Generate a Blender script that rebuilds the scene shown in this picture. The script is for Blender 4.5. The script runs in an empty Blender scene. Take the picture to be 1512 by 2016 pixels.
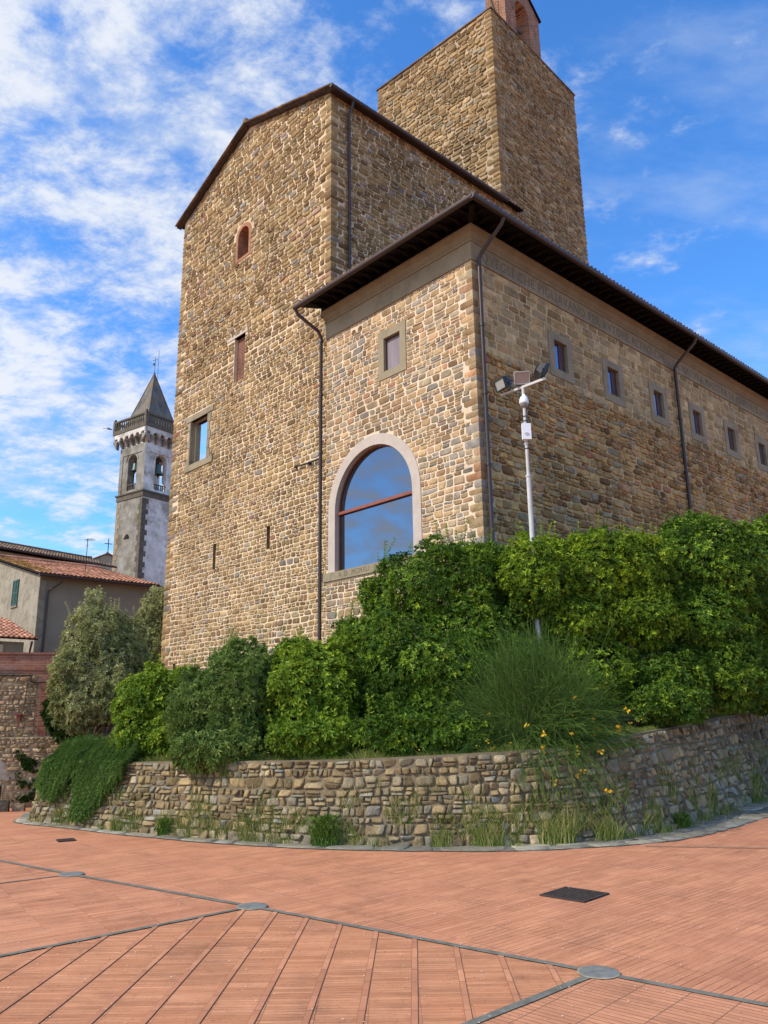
import bpy, math, random
import numpy as np
from mathutils import Vector, Matrix, noise as mn
from mathutils.geometry import tessellate_polygon

rng = np.random.default_rng(7)
random.seed(7)
R = math.radians
scene = bpy.context.scene
col = scene.collection

# ------------------------------------------------------------------ camera
cam_d = bpy.data.cameras.new('camera')
cam = bpy.data.objects.new('camera', cam_d); col.objects.link(cam)
scene.camera = cam
cam.location = (0, 0, 1.65)
cam_d.sensor_fit = 'VERTICAL'; cam_d.sensor_height = 24.0
cam_d.lens = 24.0 * 1571.0 / 2016.0
cam_d.clip_start = 0.1; cam_d.clip_end = 3000
cam.rotation_euler = (Matrix.Rotation(R(90 + 14.485), 3, 'X') @ Matrix.Rotation(R(-0.806), 3, 'Z')).to_euler()
scene.render.resolution_x = 768; scene.render.resolution_y = 1024

# ------------------------------------------------------------------ light
SUN_AZ, SUN_EL = -117.0, 41.0            # azimuth from +Y, clockwise positive
sd = Vector((math.sin(R(SUN_AZ)) * math.cos(R(SUN_EL)), math.cos(R(SUN_AZ)) * math.cos(R(SUN_EL)), math.sin(R(SUN_EL))))
sun_d = bpy.data.lights.new('sun', 'SUN'); sun_d.energy = 3.8; sun_d.angle = R(0.6); sun_d.color = (1.0, 0.93, 0.82)
sun = bpy.data.objects.new('sun', sun_d); col.objects.link(sun)
sun.rotation_euler = sd.to_track_quat('Z', 'Y').to_euler()
sun.location = (-20, -10, 40)

world = bpy.data.worlds.new('World'); scene.world = world; world.use_nodes = True
nt = world.node_tree; N = nt.nodes; L = nt.links
for n in list(N): N.remove(n)
def wn(t, **k):
    n = N.new(t)
    for a, b in k.items(): setattr(n, a, b)
    return n
def wmath(op, a, b=None, clamp=False):
    m = wn('ShaderNodeMath', operation=op); m.use_clamp = clamp
    for i, x in enumerate((a, b)):
        if x is None: continue
        if isinstance(x, (int, float)): m.inputs[i].default_value = x
        else: L.new(x, m.inputs[i])
    return m.outputs[0]
out = wn('ShaderNodeOutputWorld'); bg = wn('ShaderNodeBackground')
sky = wn('ShaderNodeTexSky', sky_type='NISHITA'); sky.sun_disc = False
sky.sun_elevation = R(SUN_EL); sky.sun_rotation = R(SUN_AZ); sky.air_density = 1.0; sky.dust_density = 0.6; sky.ozone_density = 2.0
hs = wn('ShaderNodeHueSaturation'); hs.inputs['Saturation'].default_value = 1.22; hs.inputs['Value'].default_value = 2.8
L.new(sky.outputs[0], hs.inputs['Color'])
tc = wn('ShaderNodeTexCoord'); sp = wn('ShaderNodeSeparateXYZ'); L.new(tc.outputs['Generated'], sp.inputs[0])
zz = wmath('ADD', wmath('MAXIMUM', sp.outputs[2], 0.0), 0.22)
px = wmath('DIVIDE', sp.outputs[0], zz); py = wmath('DIVIDE', sp.outputs[1], zz)
cb = wn('ShaderNodeCombineXYZ'); L.new(px, cb.inputs[0]); L.new(py, cb.inputs[1])
mp = wn('ShaderNodeMapping'); mp.inputs['Rotation'].default_value = (0, 0, R(35)); mp.inputs['Scale'].default_value = (1.0, 1.25, 1)
mp.inputs['Location'].default_value = (3.1, 1.7, 0.4)
L.new(cb.outputs[0], mp.inputs[0])
n1 = wn('ShaderNodeTexNoise'); n1.inputs['Scale'].default_value = 8.0; n1.inputs['Detail'].default_value = 12; n1.inputs['Roughness'].default_value = 0.66; n1.inputs['Distortion'].default_value = 0.15
n2 = wn('ShaderNodeTexNoise'); n2.inputs['Scale'].default_value = 0.9; n2.inputs['Detail'].default_value = 3
L.new(mp.outputs[0], n1.inputs['Vector']); L.new(mp.outputs[0], n2.inputs['Vector'])
# more cloud to the left and overhead, clearer to the right and low down
bias = wmath('MULTIPLY', wmath('ADD', wmath('MULTIPLY', wmath('MAXIMUM', sp.outputs[0], -0.42), -0.62), wmath('SUBTRACT', wmath('MULTIPLY', sp.outputs[2], 0.62), 0.17)), 0.5)
dens = wmath('ADD', wmath('ADD', n1.outputs[0], wmath('MULTIPLY', wmath('SUBTRACT', n2.outputs[0], 0.5), 0.45)), bias)
mr = wn('ShaderNodeMapRange'); mr.interpolation_type = 'SMOOTHSTEP'
mr.inputs['From Min'].default_value = 0.485; mr.inputs['From Max'].default_value = 0.80
L.new(dens, mr.inputs['Value'])
cl = wn('ShaderNodeValToRGB')
cl.color_ramp.elements[0].position = 0.0; cl.color_ramp.elements[0].color = (6.2, 7.3, 9.2, 1)
cl.color_ramp.elements[1].position = 1.0; cl.color_ramp.elements[1].color = (9.2, 9.6, 10.3, 1)
L.new(mr.outputs[0], cl.inputs[0])
mx = wn('ShaderNodeMix', data_type='RGBA'); L.new(wmath('MULTIPLY', mr.outputs[0], 0.93), mx.inputs['Factor'])
tn = wn('ShaderNodeMix', data_type='RGBA', blend_type='MULTIPLY'); tn.inputs['Factor'].default_value = 1; L.new(hs.outputs[0], tn.inputs['A']); tn.inputs['B'].default_value = (.64, .90, 1.14, 1)
n3 = wn('ShaderNodeTexNoise'); n3.inputs['Scale'].default_value = 1.9; n3.inputs['Detail'].default_value = 10; n3.inputs['Roughness'].default_value = 0.62
mp3 = wn('ShaderNodeMapping'); mp3.inputs['Rotation'].default_value = (0, 0, R(-28)); mp3.inputs['Scale'].default_value = (1.0, 2.0, 1); mp3.inputs['Location'].default_value = (7.3, 2.2, 0); L.new(cb.outputs[0], mp3.inputs[0]); L.new(mp3.outputs[0], n3.inputs['Vector'])
vr = wn('ShaderNodeMapRange'); vr.interpolation_type = 'SMOOTHSTEP'; vr.inputs['From Min'].default_value = .44; vr.inputs['From Max'].default_value = .72; vr.inputs['To Max'].default_value = .45; L.new(n3.outputs[0], vr.inputs['Value'])
vm = wn('ShaderNodeMix', data_type='RGBA'); L.new(vr.outputs[0], vm.inputs['Factor']); L.new(tn.outputs['Result'], vm.inputs['A']); vm.inputs['B'].default_value = (6.2, 7.4, 9.4, 1)
L.new(vm.outputs['Result'], mx.inputs['A']); L.new(cl.outputs[0], mx.inputs['B'])
L.new(mx.outputs['Result'], bg.inputs['Color']); bg.inputs['Strength'].default_value = 0.090
L.new(bg.outputs[0], out.inputs[0])

scene.view_settings.view_transform = 'Standard'; scene.view_settings.look = 'None'
scene.view_settings.exposure = 0.08; scene.view_settings.gamma = 1.0
scene.cycles.max_bounces = 6; scene.cycles.diffuse_bounces = 3; scene.cycles.glossy_bounces = 3
scene.cycles.transparent_max_bounces = 6; scene.cycles.transmission_bounces = 3

# ------------------------------------------------------------------ frames
TH = R(42.68)
U = np.array([-math.sin(TH), math.cos(TH), 0.0]); V = np.array([math.cos(TH), math.sin(TH), 0.0]); Z = np.array([0, 0, 1.0])
W0 = np.array([2.534, 19.839, 0.0])
def W(u, v, z): return W0 + u * U + v * V + z * Z
def A(*x): return np.array(x, float)

# ------------------------------------------------------------------ materials
def mat(name, color=(.5, .5, .5), rough=.8, metal=0.0, spec=None):
    m = bpy.data.materials.new(name); m.use_nodes = True
    b = m.node_tree.nodes['Principled BSDF']
    b.inputs['Base Color'].default_value = (*color, 1); b.inputs['Roughness'].default_value = rough; b.inputs['Metallic'].default_value = metal
    if spec is not None: b.inputs['Specular IOR Level'].default_value = spec
    return m
def ramp(nodes, stops, const=False):
    r = nodes.new('ShaderNodeValToRGB'); e = r.color_ramp.elements
    e[0].position, e[0].color = stops[0][0], (*stops[0][1], 1); e[1].position, e[1].color = stops[-1][0], (*stops[-1][1], 1)
    for p, c in stops[1:-1]:
        x = e.new(p); x.color = (*c, 1)
    if const: r.color_ramp.interpolation = 'CONSTANT'
    return r
def tex(nodes, links, scale, detail=5, rough=.6, coord=None, vscale=None, typ='ShaderNodeTexNoise'):
    t = nodes.new(typ); t.inputs['Scale'].default_value = scale
    if typ == 'ShaderNodeTexNoise':
        t.inputs['Detail'].default_value = detail; t.inputs['Roughness'].default_value = rough
    c = nodes.new('ShaderNodeTexCoord')
    if vscale:
        mpn = nodes.new('ShaderNodeMapping'); mpn.inputs['Scale'].default_value = vscale
        links.new(c.outputs['Object'], mpn.inputs[0]); links.new(mpn.outputs[0], t.inputs['Vector'])
    else: links.new(c.outputs['Object'], t.inputs['Vector'])
    return t
def mixc(nodes, links, a, b, fac, mode='MIX'):
    m = nodes.new('ShaderNodeMix'); m.data_type = 'RGBA'; m.blend_type = mode
    for s, x in (('A', a), ('B', b)):
        if isinstance(x, tuple): m.inputs[s].default_value = (*x, 1)
        else: links.new(x, m.inputs[s])
    if isinstance(fac, (int, float)): m.inputs['Factor'].default_value = fac
    else: links.new(fac, m.inputs['Factor'])
    return m.outputs['Result']
def bumpn(nodes, links, h, strength, dist, bsdf, prev=None):
    b = nodes.new('ShaderNodeBump'); b.inputs['Strength'].default_value = strength; b.inputs['Distance'].default_value = dist
    links.new(h, b.inputs['Height'])
    if prev: links.new(prev, b.inputs['Normal'])
    links.new(b.outputs[0], bsdf.inputs['Normal']); return b.outputs[0]

def stone_mat(name, stops, rough=.9, bump=.6, grain=14, lichen=None, lich_amt=.5, streak=0.0):
    m = mat(name, rough=rough, spec=.2); T = m.node_tree; n, l = T.nodes, T.links; b = n['Principled BSDF']
    at = n.new('ShaderNodeAttribute'); at.attribute_name = 'rnd'
    s = n.new('ShaderNodeSeparateColor'); l.new(at.outputs['Color'], s.inputs[0])
    r = ramp(n, stops); l.new(s.outputs[0], r.inputs[0])
    # value jitter per stone and mottling inside a stone
    t1 = tex(n, l, grain * .35, 6, .65); t2 = tex(n, l, grain * 2.2, 5, .7)
    ml = n.new('ShaderNodeMapRange'); ml.inputs['From Min'].default_value = .3; ml.inputs['From Max'].default_value = .7
    ml.inputs['To Min'].default_value = .66; ml.inputs['To Max'].default_value = 1.3; l.new(t1.outputs[0], ml.inputs[0])
    m2 = n.new('ShaderNodeMapRange'); m2.inputs['From Min'].default_value = .3; m2.inputs['From Max'].default_value = .7
    m2.inputs['To Min'].default_value = .75; m2.inputs['To Max'].default_value = 1.22; l.new(t2.outputs[0], m2.inputs[0])
    m3 = n.new('ShaderNodeMapRange'); m3.inputs['To Min'].default_value = .72; m3.inputs['To Max'].default_value = 1.25; l.new(s.outputs[1], m3.inputs[0])
    c = r.outputs[0]
    for x in (ml, m2, m3):
        v = n.new('ShaderNodeVectorMath'); v.operation = 'SCALE'; l.new(c, v.inputs[0]); l.new(x.outputs[0], v.inputs['Scale']); c = v.outputs[0]
    # broad weathering
    t3 = tex(n, l, .5, 4, .6); mw = n.new('ShaderNodeMapRange'); mw.inputs['From Min'].default_value = .35; mw.inputs['From Max'].default_value = .65
    mw.inputs['To Min'].default_value = .74; mw.inputs['To Max'].default_value = 1.14; l.new(t3.outputs[0], mw.inputs[0])
    v = n.new('ShaderNodeVectorMath'); v.operation = 'SCALE'; l.new(c, v.inputs[0]); l.new(mw.outputs[0], v.inputs['Scale']); c = v.outputs[0]
    if lichen:
        t4 = tex(n, l, 9, 8, .75); rr = ramp(n, [(.52, (0, 0, 0)), (.62, (1, 1, 1))]); l.new(t4.outputs[0], rr.inputs[0])
        t5 = tex(n, l, .35, 2, .5); r5 = ramp(n, [(.42, (0, 0, 0)), (.6, (1, 1, 1))]); l.new(t5.outputs[0], r5.inputs[0])
        mm = n.new('ShaderNodeMath'); mm.operation = 'MULTIPLY'; l.new(rr.outputs[0], mm.inputs[0]); l.new(r5.outputs[0], mm.inputs[1])
        m4 = n.new('ShaderNodeMath'); m4.operation = 'MULTIPLY'; l.new(mm.outputs[0], m4.inputs[0]); m4.inputs[1].default_value = lich_amt
        c = mixc(n, l, c, lichen, m4.outputs[0])
    l.new(c, b.inputs['Base Color'])
    p = bumpn(n, l, t2.outputs[0], bump * .6, .012, b)
    bumpn(n, l, t1.outputs[0], bump, .05, b, p)
    return m
def rough_mat(name, c1, c2, scale=3, rough=.9, bump=.3, bd=.02, detail=7, vscale=None, c3=None, s3=.6):
    m = mat(name, rough=rough, spec=.2); T = m.node_tree; n, l = T.nodes, T.links; b = n['Principled BSDF']
    t = tex(n, l, scale, detail, .65, vscale=vscale); r = ramp(n, [(.3, c1), (.7, c2)]); l.new(t.outputs[0], r.inputs[0]); c = r.outputs[0]
    if c3:
        t3 = tex(n, l, s3, 6, .7); r3 = ramp(n, [(.48, (0, 0, 0)), (.62, (1, 1, 1))]); l.new(t3.outputs[0], r3.inputs[0])
        c = mixc(n, l, c, c3, r3.outputs[0])
    l.new(c, b.inputs['Base Color'])
    t2 = tex(n, l, scale * 8, 5, .7); bumpn(n, l, t2.outputs[0], bump, bd, b)
    return m
def brick_mat(name, c1, c2, cm, w, h, mort, axes, bump=.5, mottle=.35, c3=None, offset=.5, rot=0.0, bias=0.0, bd=.012, jointvar=0.0, rough=.85, streak=None):
    """axes: (vec for s, vec for t) in object space: brick pattern laid in that plane"""
    m = mat(name, rough=rough, spec=.25); T = m.node_tree; n, l = T.nodes, T.links; b = n['Principled BSDF']
    c = n.new('ShaderNodeTexCoord')
    comb = n.new('ShaderNodeCombineXYZ')
    for i, a in enumerate(axes):
        d = n.new('ShaderNodeVectorMath'); d.operation = 'DOT_PRODUCT'; l.new(c.outputs['Object'], d.inputs[0]); d.inputs[1].default_value = tuple(a)
        l.new(d.outputs['Value'], comb.inputs[i])
    br = n.new('ShaderNodeTexBrick'); l.new(comb.outputs[0], br.inputs['Vector'])
    br.inputs['Scale'].default_value = 1; br.inputs['Brick Width'].default_value = w; br.inputs['Row Height'].default_value = h
    br.inputs['Mortar Size'].default_value = mort; br.inputs['Mortar Smooth'].default_value = .3; br.inputs['Bias'].default_value = bias; br.offset = offset
    br.inputs['Color1'].default_value = (*c1, 1); br.inputs['Color2'].default_value = (*c2, 1); br.inputs['Mortar'].default_value = (*cm, 1)
    t = tex(n, l, 2.0, 7, .7); mrn = n.new('ShaderNodeMapRange'); mrn.inputs['From Min'].default_value = .3; mrn.inputs['From Max'].default_value = .7
    mrn.inputs['To Min'].default_value = 1 - mottle; mrn.inputs['To Max'].default_value = 1 + mottle * .7; l.new(t.outputs[0], mrn.inputs[0])
    cc = br.outputs['Color']
    if jointvar:
        # worn joints: the brick colour covers the joint where the noise is low
        tj = tex(n, l, 1.3, 6, .7); rj = ramp(n, [(.5 - jointvar * .12, (0, 0, 0)), (.5 + .14, (1, 1, 1))]); l.new(tj.outputs[0], rj.inputs[0])
        mj = n.new('ShaderNodeMath'); mj.operation = 'MULTIPLY'; l.new(br.outputs['Fac'], mj.inputs[0]); l.new(rj.outputs[0], mj.inputs[1])
        br2 = n.new('ShaderNodeTexBrick'); l.new(comb.outputs[0], br2.inputs['Vector'])
        for k in ('Scale', 'Brick Width', 'Row Height', 'Bias'): br2.inputs[k].default_value = br.inputs[k].default_value
        br2.inputs['Mortar Size'].default_value = 0; br2.offset = offset
        br2.inputs['Color1'].default_value = (*c1, 1); br2.inputs['Color2'].default_value = (*c2, 1)
        cc = mixc(n, l, br2.outputs['Color'], cm, mj.outputs[0]); fac = mj.outputs[0]
    else: fac = br.outputs['Fac']
    v = n.new('ShaderNodeVectorMath'); v.operation = 'SCALE'; l.new(cc, v.inputs[0]); l.new(mrn.outputs[0], v.inputs['Scale']); cc = v.outputs[0]
    if streak:
        mpn = n.new('ShaderNodeMapping'); mpn.inputs['Scale'].default_value = (streak[0], streak[1], 1); l.new(comb.outputs[0], mpn.inputs[0])
        ts = n.new('ShaderNodeTexNoise'); ts.inputs['Scale'].default_value = 1; ts.inputs['Detail'].default_value = 5; ts.inputs['Roughness'].default_value = .7; l.new(mpn.outputs[0], ts.inputs['Vector'])
        ms_ = n.new('ShaderNodeMapRange'); ms_.inputs['From Min'].default_value = .3; ms_.inputs['From Max'].default_value = .7; ms_.inputs['To Min'].default_value = .74; ms_.inputs['To Max'].default_value = 1.2; l.new(ts.outputs[0], ms_.inputs[0])
        v = n.new('ShaderNodeVectorMath'); v.operation = 'SCALE'; l.new(cc, v.inputs[0]); l.new(ms_.outputs[0], v.inputs['Scale']); cc = v.outputs[0]
    if c3:
        t3 = tex(n, l, .55, 6, .75); r3 = ramp(n, [(.5, (0, 0, 0)), (.68, (1, 1, 1))]); l.new(t3.outputs[0], r3.inputs[0])
        g = n.new('ShaderNodeMath'); g.operation = 'MULTIPLY'; g.inputs[1].default_value = .55; l.new(r3.outputs[0], g.inputs[0])
        cc = mixc(n, l, cc, c3, g.outputs[0])
    if streak:
        t6 = tex(n, l, 1.1, 9, .78); r6 = ramp(n, [(.34, (.62, .60, .60)), (.47, (1, 1, 1)), (.62, (1, 1, 1)), (.74, (1.0, .80, .72))]); l.new(t6.outputs[0], r6.inputs[0]); cc = mixc(n, l, cc, r6.outputs[0], .6, 'MULTIPLY')
        t7 = tex(n, l, 38, 3, .6); r7 = ramp(n, [(.30, (.45, .42, .40)), (.37, (1, 1, 1))]); l.new(t7.outputs[0], r7.inputs[0]); cc = mixc(n, l, cc, r7.outputs[0], .8, 'MULTIPLY')
    l.new(cc, b.inputs['Base Color'])
    inv = n.new('ShaderNodeMath'); inv.operation = 'SUBTRACT'; inv.inputs[0].default_value = 1; l.new(fac, inv.inputs[1])
    p = bumpn(n, l, inv.outputs[0], bump, bd, b)
    t2 = tex(n, l, 25, 5, .7); bumpn(n, l, t2.outputs[0], .25, .006, b, p)
    return m
def leaf_mat(name, stops, rough=.5, trans=.14, tcol=(.25, .42, .03)):
    m = mat(name, rough=rough, spec=.18); T = m.node_tree; n, l = T.nodes, T.links; b = n['Principled BSDF']
    at = n.new('ShaderNodeAttribute'); at.attribute_name = 'rnd'
    s = n.new('ShaderNodeSeparateColor'); l.new(at.outputs['Color'], s.inputs[0])
    r = ramp(n, stops); l.new(s.outputs[0], r.inputs[0]); l.new(r.outputs[0], b.inputs['Base Color'])
    tr = n.new('ShaderNodeBsdfTranslucent')
    v = n.new('ShaderNodeVectorMath'); v.operation = 'SCALE'; v.inputs['Scale'].default_value = 1.6; l.new(r.outputs[0], v.inputs[0]); l.new(v.outputs[0], tr.inputs[0])
    ms = n.new('ShaderNodeMixShader'); ms.inputs[0].default_value = trans
    o = n['Material Output']; l.new(b.outputs[0], ms.inputs[1]); l.new(tr.outputs[0], ms.inputs[2]); l.new(ms.outputs[0], o.inputs[0])
    return m

TAN = (.40, .275, .125)
M = {}
M['hall_stone'] = stone_mat('hall_stone', [(0, (0.165, 0.098, 0.046)), (.15, (0.270, 0.170, 0.076)), (.4, (0.345, 0.224, 0.101)), (.65, (0.300, 0.204, 0.097)), (.84, (0.400, 0.282, 0.147)), (.93, (0.255, 0.229, 0.188)), (1, (0.280, 0.136, 0.076))])
M['hall_mortar'] = rough_mat('hall_mortar', (0.560, 0.409, 0.248), (0.780, 0.613, 0.425), 1.6, c3=(0.460, 0.336, 0.202), s3=.35)
M['wing_stone'] = stone_mat('wing_stone', [(0, (0.200, 0.121, 0.066)), (.12, (0.360, 0.227, 0.111)), (.35, (0.430, 0.286, 0.146)), (.55, (0.325, 0.238, 0.141)), (.72, (0.235, 0.203, 0.171)), (.86, (0.370, 0.286, 0.176)), (1, (0.400, 0.203, 0.101))], grain=11)
M['wing_mortar'] = rough_mat('wing_mortar', (0.560, 0.426, 0.282), (0.760, 0.610, 0.453), 2.5)
M['rug_stone'] = stone_mat('rugged_stone', [(0, (0.180, 0.093, 0.040)), (.2, (0.370, 0.215, 0.081)), (.45, (0.460, 0.293, 0.119)), (.7, (0.380, 0.254, 0.113)), (.88, (0.290, 0.244, 0.160)), (1, (0.420, 0.185, 0.075))], bump=.9)
M['rug_mortar'] = rough_mat('rugged_mortar', (0.420, 0.283, 0.137), (0.640, 0.459, 0.254), 1.6)
M['tower_stone'] = stone_mat('tower_stone', [(0, (0.210, 0.129, 0.059)), (.3, (0.370, 0.239, 0.108)), (.6, (0.320, 0.210, 0.103)), (.85, (0.420, 0.297, 0.160)), (1, (0.270, 0.225, 0.155))], bump=.8)
M['tower_mortar'] = rough_mat('tower_mortar', (0.340, 0.244, 0.150), (0.540, 0.403, 0.274), 1.2)
M['ret_stone'] = stone_mat('garden_stone', [(0, (0.120, 0.082, 0.040)), (.2, (0.250, 0.179, 0.088)), (.45, (0.320, 0.228, 0.110)), (.7, (0.235, 0.204, 0.136)), (.88, (0.370, 0.276, 0.145)), (1, (0.230, 0.233, 0.207))], bump=1.0, lichen=(0.420, 0.407, 0.317), lich_amt=.75)
M['ret_soil'] = rough_mat('joint_soil', (.11, .085, .05), (.24, .185, .115), 3)
M['old_stone'] = stone_mat('old_wall_stone', [(0, (.26, .17, .09)), (.3, (.52, .36, .19)), (.6, (.43, .33, .20)), (.85, (.58, .43, .24)), (1, (.48, .27, .15))], bump=.9)
M['old_mortar'] = rough_mat('old_wall_mortar', (.30, .23, .14), (.46, .37, .24), 2)
M['old_plaster'] = rough_mat('flaking_plaster', (.26, .21, .16), (.46, .41, .35), 1.1, c3=(.22, .16, .10), s3=1.2, bump=.7)
M['dress'] = rough_mat('dressed_stone', (.26, .21, .135), (.34, .275, .18), 2.2, bump=.15, c3=(.21, .175, .115), s3=1.1)
M['cornice'] = rough_mat('cornice_shaded_stone', (.20, .165, .11), (.27, .225, .155), 2.2, bump=.15)  # dressed stone in a darker colour, painting in the shade under the eaves
M['dress_pale'] = rough_mat('pale_dressed_stone', (.44, .365, .305), (.52, .44, .375), 3, bump=.1)
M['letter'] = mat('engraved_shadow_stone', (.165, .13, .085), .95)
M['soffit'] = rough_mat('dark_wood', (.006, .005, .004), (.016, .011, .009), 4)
M['gutter'] = mat('brown_painted_metal', (.058, .038, .033), .42, .35)
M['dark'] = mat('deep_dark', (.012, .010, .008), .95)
M['redframe'] = rough_mat('red_brown_frame', (.20, .062, .04), (.30, .10, .065), 4, rough=.5)
M['brickH'] = brick_mat('window_brick', (.40, .15, .07), (.27, .09, .04), (.46, .34, .22), .22, .065, .008, (tuple(U * .9 + V), (0, 0, 1)))
M['brickD'] = brick_mat('dark_brick_infill', (.20, .07, .045), (.13, .045, .03), (.26, .17, .11), .25, .075, .01, (tuple(U), (0, 0, 1)))
M['brickT'] = brick_mat('bell_gable_brick', (.37, .125, .06), (.17, .055, .03), (.42, .30, .20), .27, .085, .014, (tuple(U + V), (0, 0, 1)), c3=(.24, .17, .11), mottle=.55)
M['brickW'] = brick_mat('coping_brick', (.34, .12, .065), (.21, .07, .04), (.32, .20, .14), .26, .075, .009, ((1, .4, 0), (0, 0, 1)), c3=(.42, .30, .24))
M['tile'] = stone_mat('terracotta_tile', [(0, (.30, .12, .07)), (.35, (.46, .21, .13)), (.7, (.54, .27, .17)), (1, (.36, .17, .11))], grain=5, bump=.3)
M['tile_old'] = stone_mat('old_tile', [(0, (.12, .075, .05)), (.4, (.22, .14, .09)), (.7, (.19, .125, .085)), (1, (.28, .19, .12))], grain=5, bump=.5)
M['tile_moss'] = stone_mat('mossy_tile', [(0, (.16, .08, .02)), (.5, (.28, .15, .035)), (1, (.34, .17, .06))], grain=8, bump=.6)
M['render'] = rough_mat('grey_render', (.25, .22, .16), (.36, .325, .25), .8, bump=.7, c3=(.21, .185, .135), s3=2.2)
M['render2'] = rough_mat('smooth_render', (.23, .21, .155), (.30, .275, .21), .8, bump=.25)
M['cream'] = rough_mat('cream_render', (.50, .43, .29), (.58, .50, .36), 1)
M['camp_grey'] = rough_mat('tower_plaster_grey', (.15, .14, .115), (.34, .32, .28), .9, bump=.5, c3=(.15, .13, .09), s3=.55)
M['camp_white'] = rough_mat('tower_plaster_sunlit_white', (.46, .43, .38), (.78, .75, .69), .9, bump=.4, c3=(.32, .29, .24), s3=.5)  # white plaster, its colour brightened and warmed to paint in sun
M['camp_trim'] = rough_mat('tower_trim_stone', (.075, .065, .05), (.16, .135, .10), 2)
M['spire'] = rough_mat('spire_slab', (.07, .065, .06), (.22, .195, .165), 1.2, c3=(.20, .13, .075), s3=.8, vscale=(1, 1, .5))
M['bronze'] = mat('bell_bronze', (.10, .14, .125), .5, .6)
M['iron'] = mat('dark_iron', (.035, .033, .032), .5, .7)
M['black'] = mat('black_housing', (.015, .015, .017), .35)
M['galv'] = rough_mat('galvanised_steel', (.44, .43, .41), (.58, .56, .53), 5, rough=.45, bump=.1)
M['white'] = mat('white_plastic', (.80, .81, .83), .35)
M['dome'] = mat('smoked_dome', (.25, .24, .25), .15, .1)
M['lens'] = mat('lamp_glass', (.36, .33, .31), .18, .3)
M['shutter'] = mat('green_shutter', (.022, .085, .065), .55)
M['band'] = rough_mat('grey_paving_band', (.10, .10, .08), (.235, .225, .19), 9, bump=.6, bd=.008)
M['slab'] = stone_mat('gutter_slab', [(0, (.21, .185, .135)), (.5, (.30, .27, .20)), (1, (.24, .23, .19))], grain=10, bump=.5)
M['grate'] = rough_mat('cast_iron_cover', (.035, .028, .024), (.08, .06, .05), 30)
M['soil'] = rough_mat('bank_soil', (.05, .04, .02), (.13, .10, .05), 3, bump=.8, bd=.05)
M['trunk'] = rough_mat('bark', (.10, .075, .05), (.24, .19, .13), 9, bump=.9, vscale=(1, 1, .3))
M['petal'] = mat('fallen_petal', (.78, .74, .66), .7)
M['flower'] = mat('yellow_flower', (.80, .50, .02), .6)
def glass_mat(name, tint=(.62, .68, .78), base=(.02, .03, .045), f=.6):
    m = mat(name, base, .08); T = m.node_tree; n, l = T.nodes, T.links
    g = n.new('ShaderNodeBsdfGlossy'); g.inputs['Color'].default_value = (*tint, 1); g.inputs['Roughness'].default_value = .02
    ms = n.new('ShaderNodeMixShader'); ms.inputs[0].default_value = f
    l.new(n['Principled BSDF'].outputs[0], ms.inputs[1]); l.new(g.outputs[0], ms.inputs[2]); l.new(ms.outputs[0], n['Material Output'].inputs[0])
    return m
M['glass'] = glass_mat('window_glass', (.28, .29, .315), (.012, .018, .03), f=.75)
M['glass_bright'] = glass_mat('mirror_glass', (.85, .88, .93), f=.9)
M['glass_dark'] = glass_mat('small_window_glass', (.42, .42, .52), (.08, .06, .08), f=.55)

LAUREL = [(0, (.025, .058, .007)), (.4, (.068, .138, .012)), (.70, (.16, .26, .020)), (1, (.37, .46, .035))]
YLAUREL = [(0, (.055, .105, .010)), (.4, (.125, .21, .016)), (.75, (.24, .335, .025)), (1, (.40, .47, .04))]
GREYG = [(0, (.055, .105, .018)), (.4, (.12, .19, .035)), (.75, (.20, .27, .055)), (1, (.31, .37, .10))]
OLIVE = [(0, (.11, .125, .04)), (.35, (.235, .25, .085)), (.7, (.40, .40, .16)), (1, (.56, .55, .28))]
M['laurel'] = leaf_mat('laurel_leaf', LAUREL); M['ylaurel'] = leaf_mat('yellow_laurel_leaf', YLAUREL)
M['mlaurel'] = leaf_mat('fresh_laurel_leaf', [(0, (.03, .064, .006)), (.4, (.092, .165, .012)), (.70, (.23, .33, .020)), (1, (.48, .55, .03))]); M['greyg'] = leaf_mat('grey_green_leaf', GREYG, rough=.5); M['olive'] = leaf_mat('olive_leaf', OLIVE, rough=.5, trans=.12)
M['ivy'] = leaf_mat('ivy_leaf', [(0, (.02, .045, .008)), (1, (.05, .10, .015))])
M['rosem'] = leaf_mat('trailing_leaf', [(0, (.04, .085, .016)), (.5, (.085, .155, .028)), (1, (.17, .27, .05))], rough=.8)
M['broom'] = leaf_mat('broom_stem', [(0, (.022, .048, .008)), (.5, (.048, .098, .018)), (1, (.12, .19, .035))], rough=.95, trans=.2)
M['grass'] = leaf_mat('grass_blade', [(0, (.06, .11, .015)), (.5, (.14, .19, .03)), (.8, (.30, .28, .08)), (1, (.45, .38, .17))], rough=.7)
M['weed'] = leaf_mat('weed_leaf', [(0, (.04, .09, .012)), (.6, (.10, .18, .02)), (1, (.20, .27, .05))], rough=.6)

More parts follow.
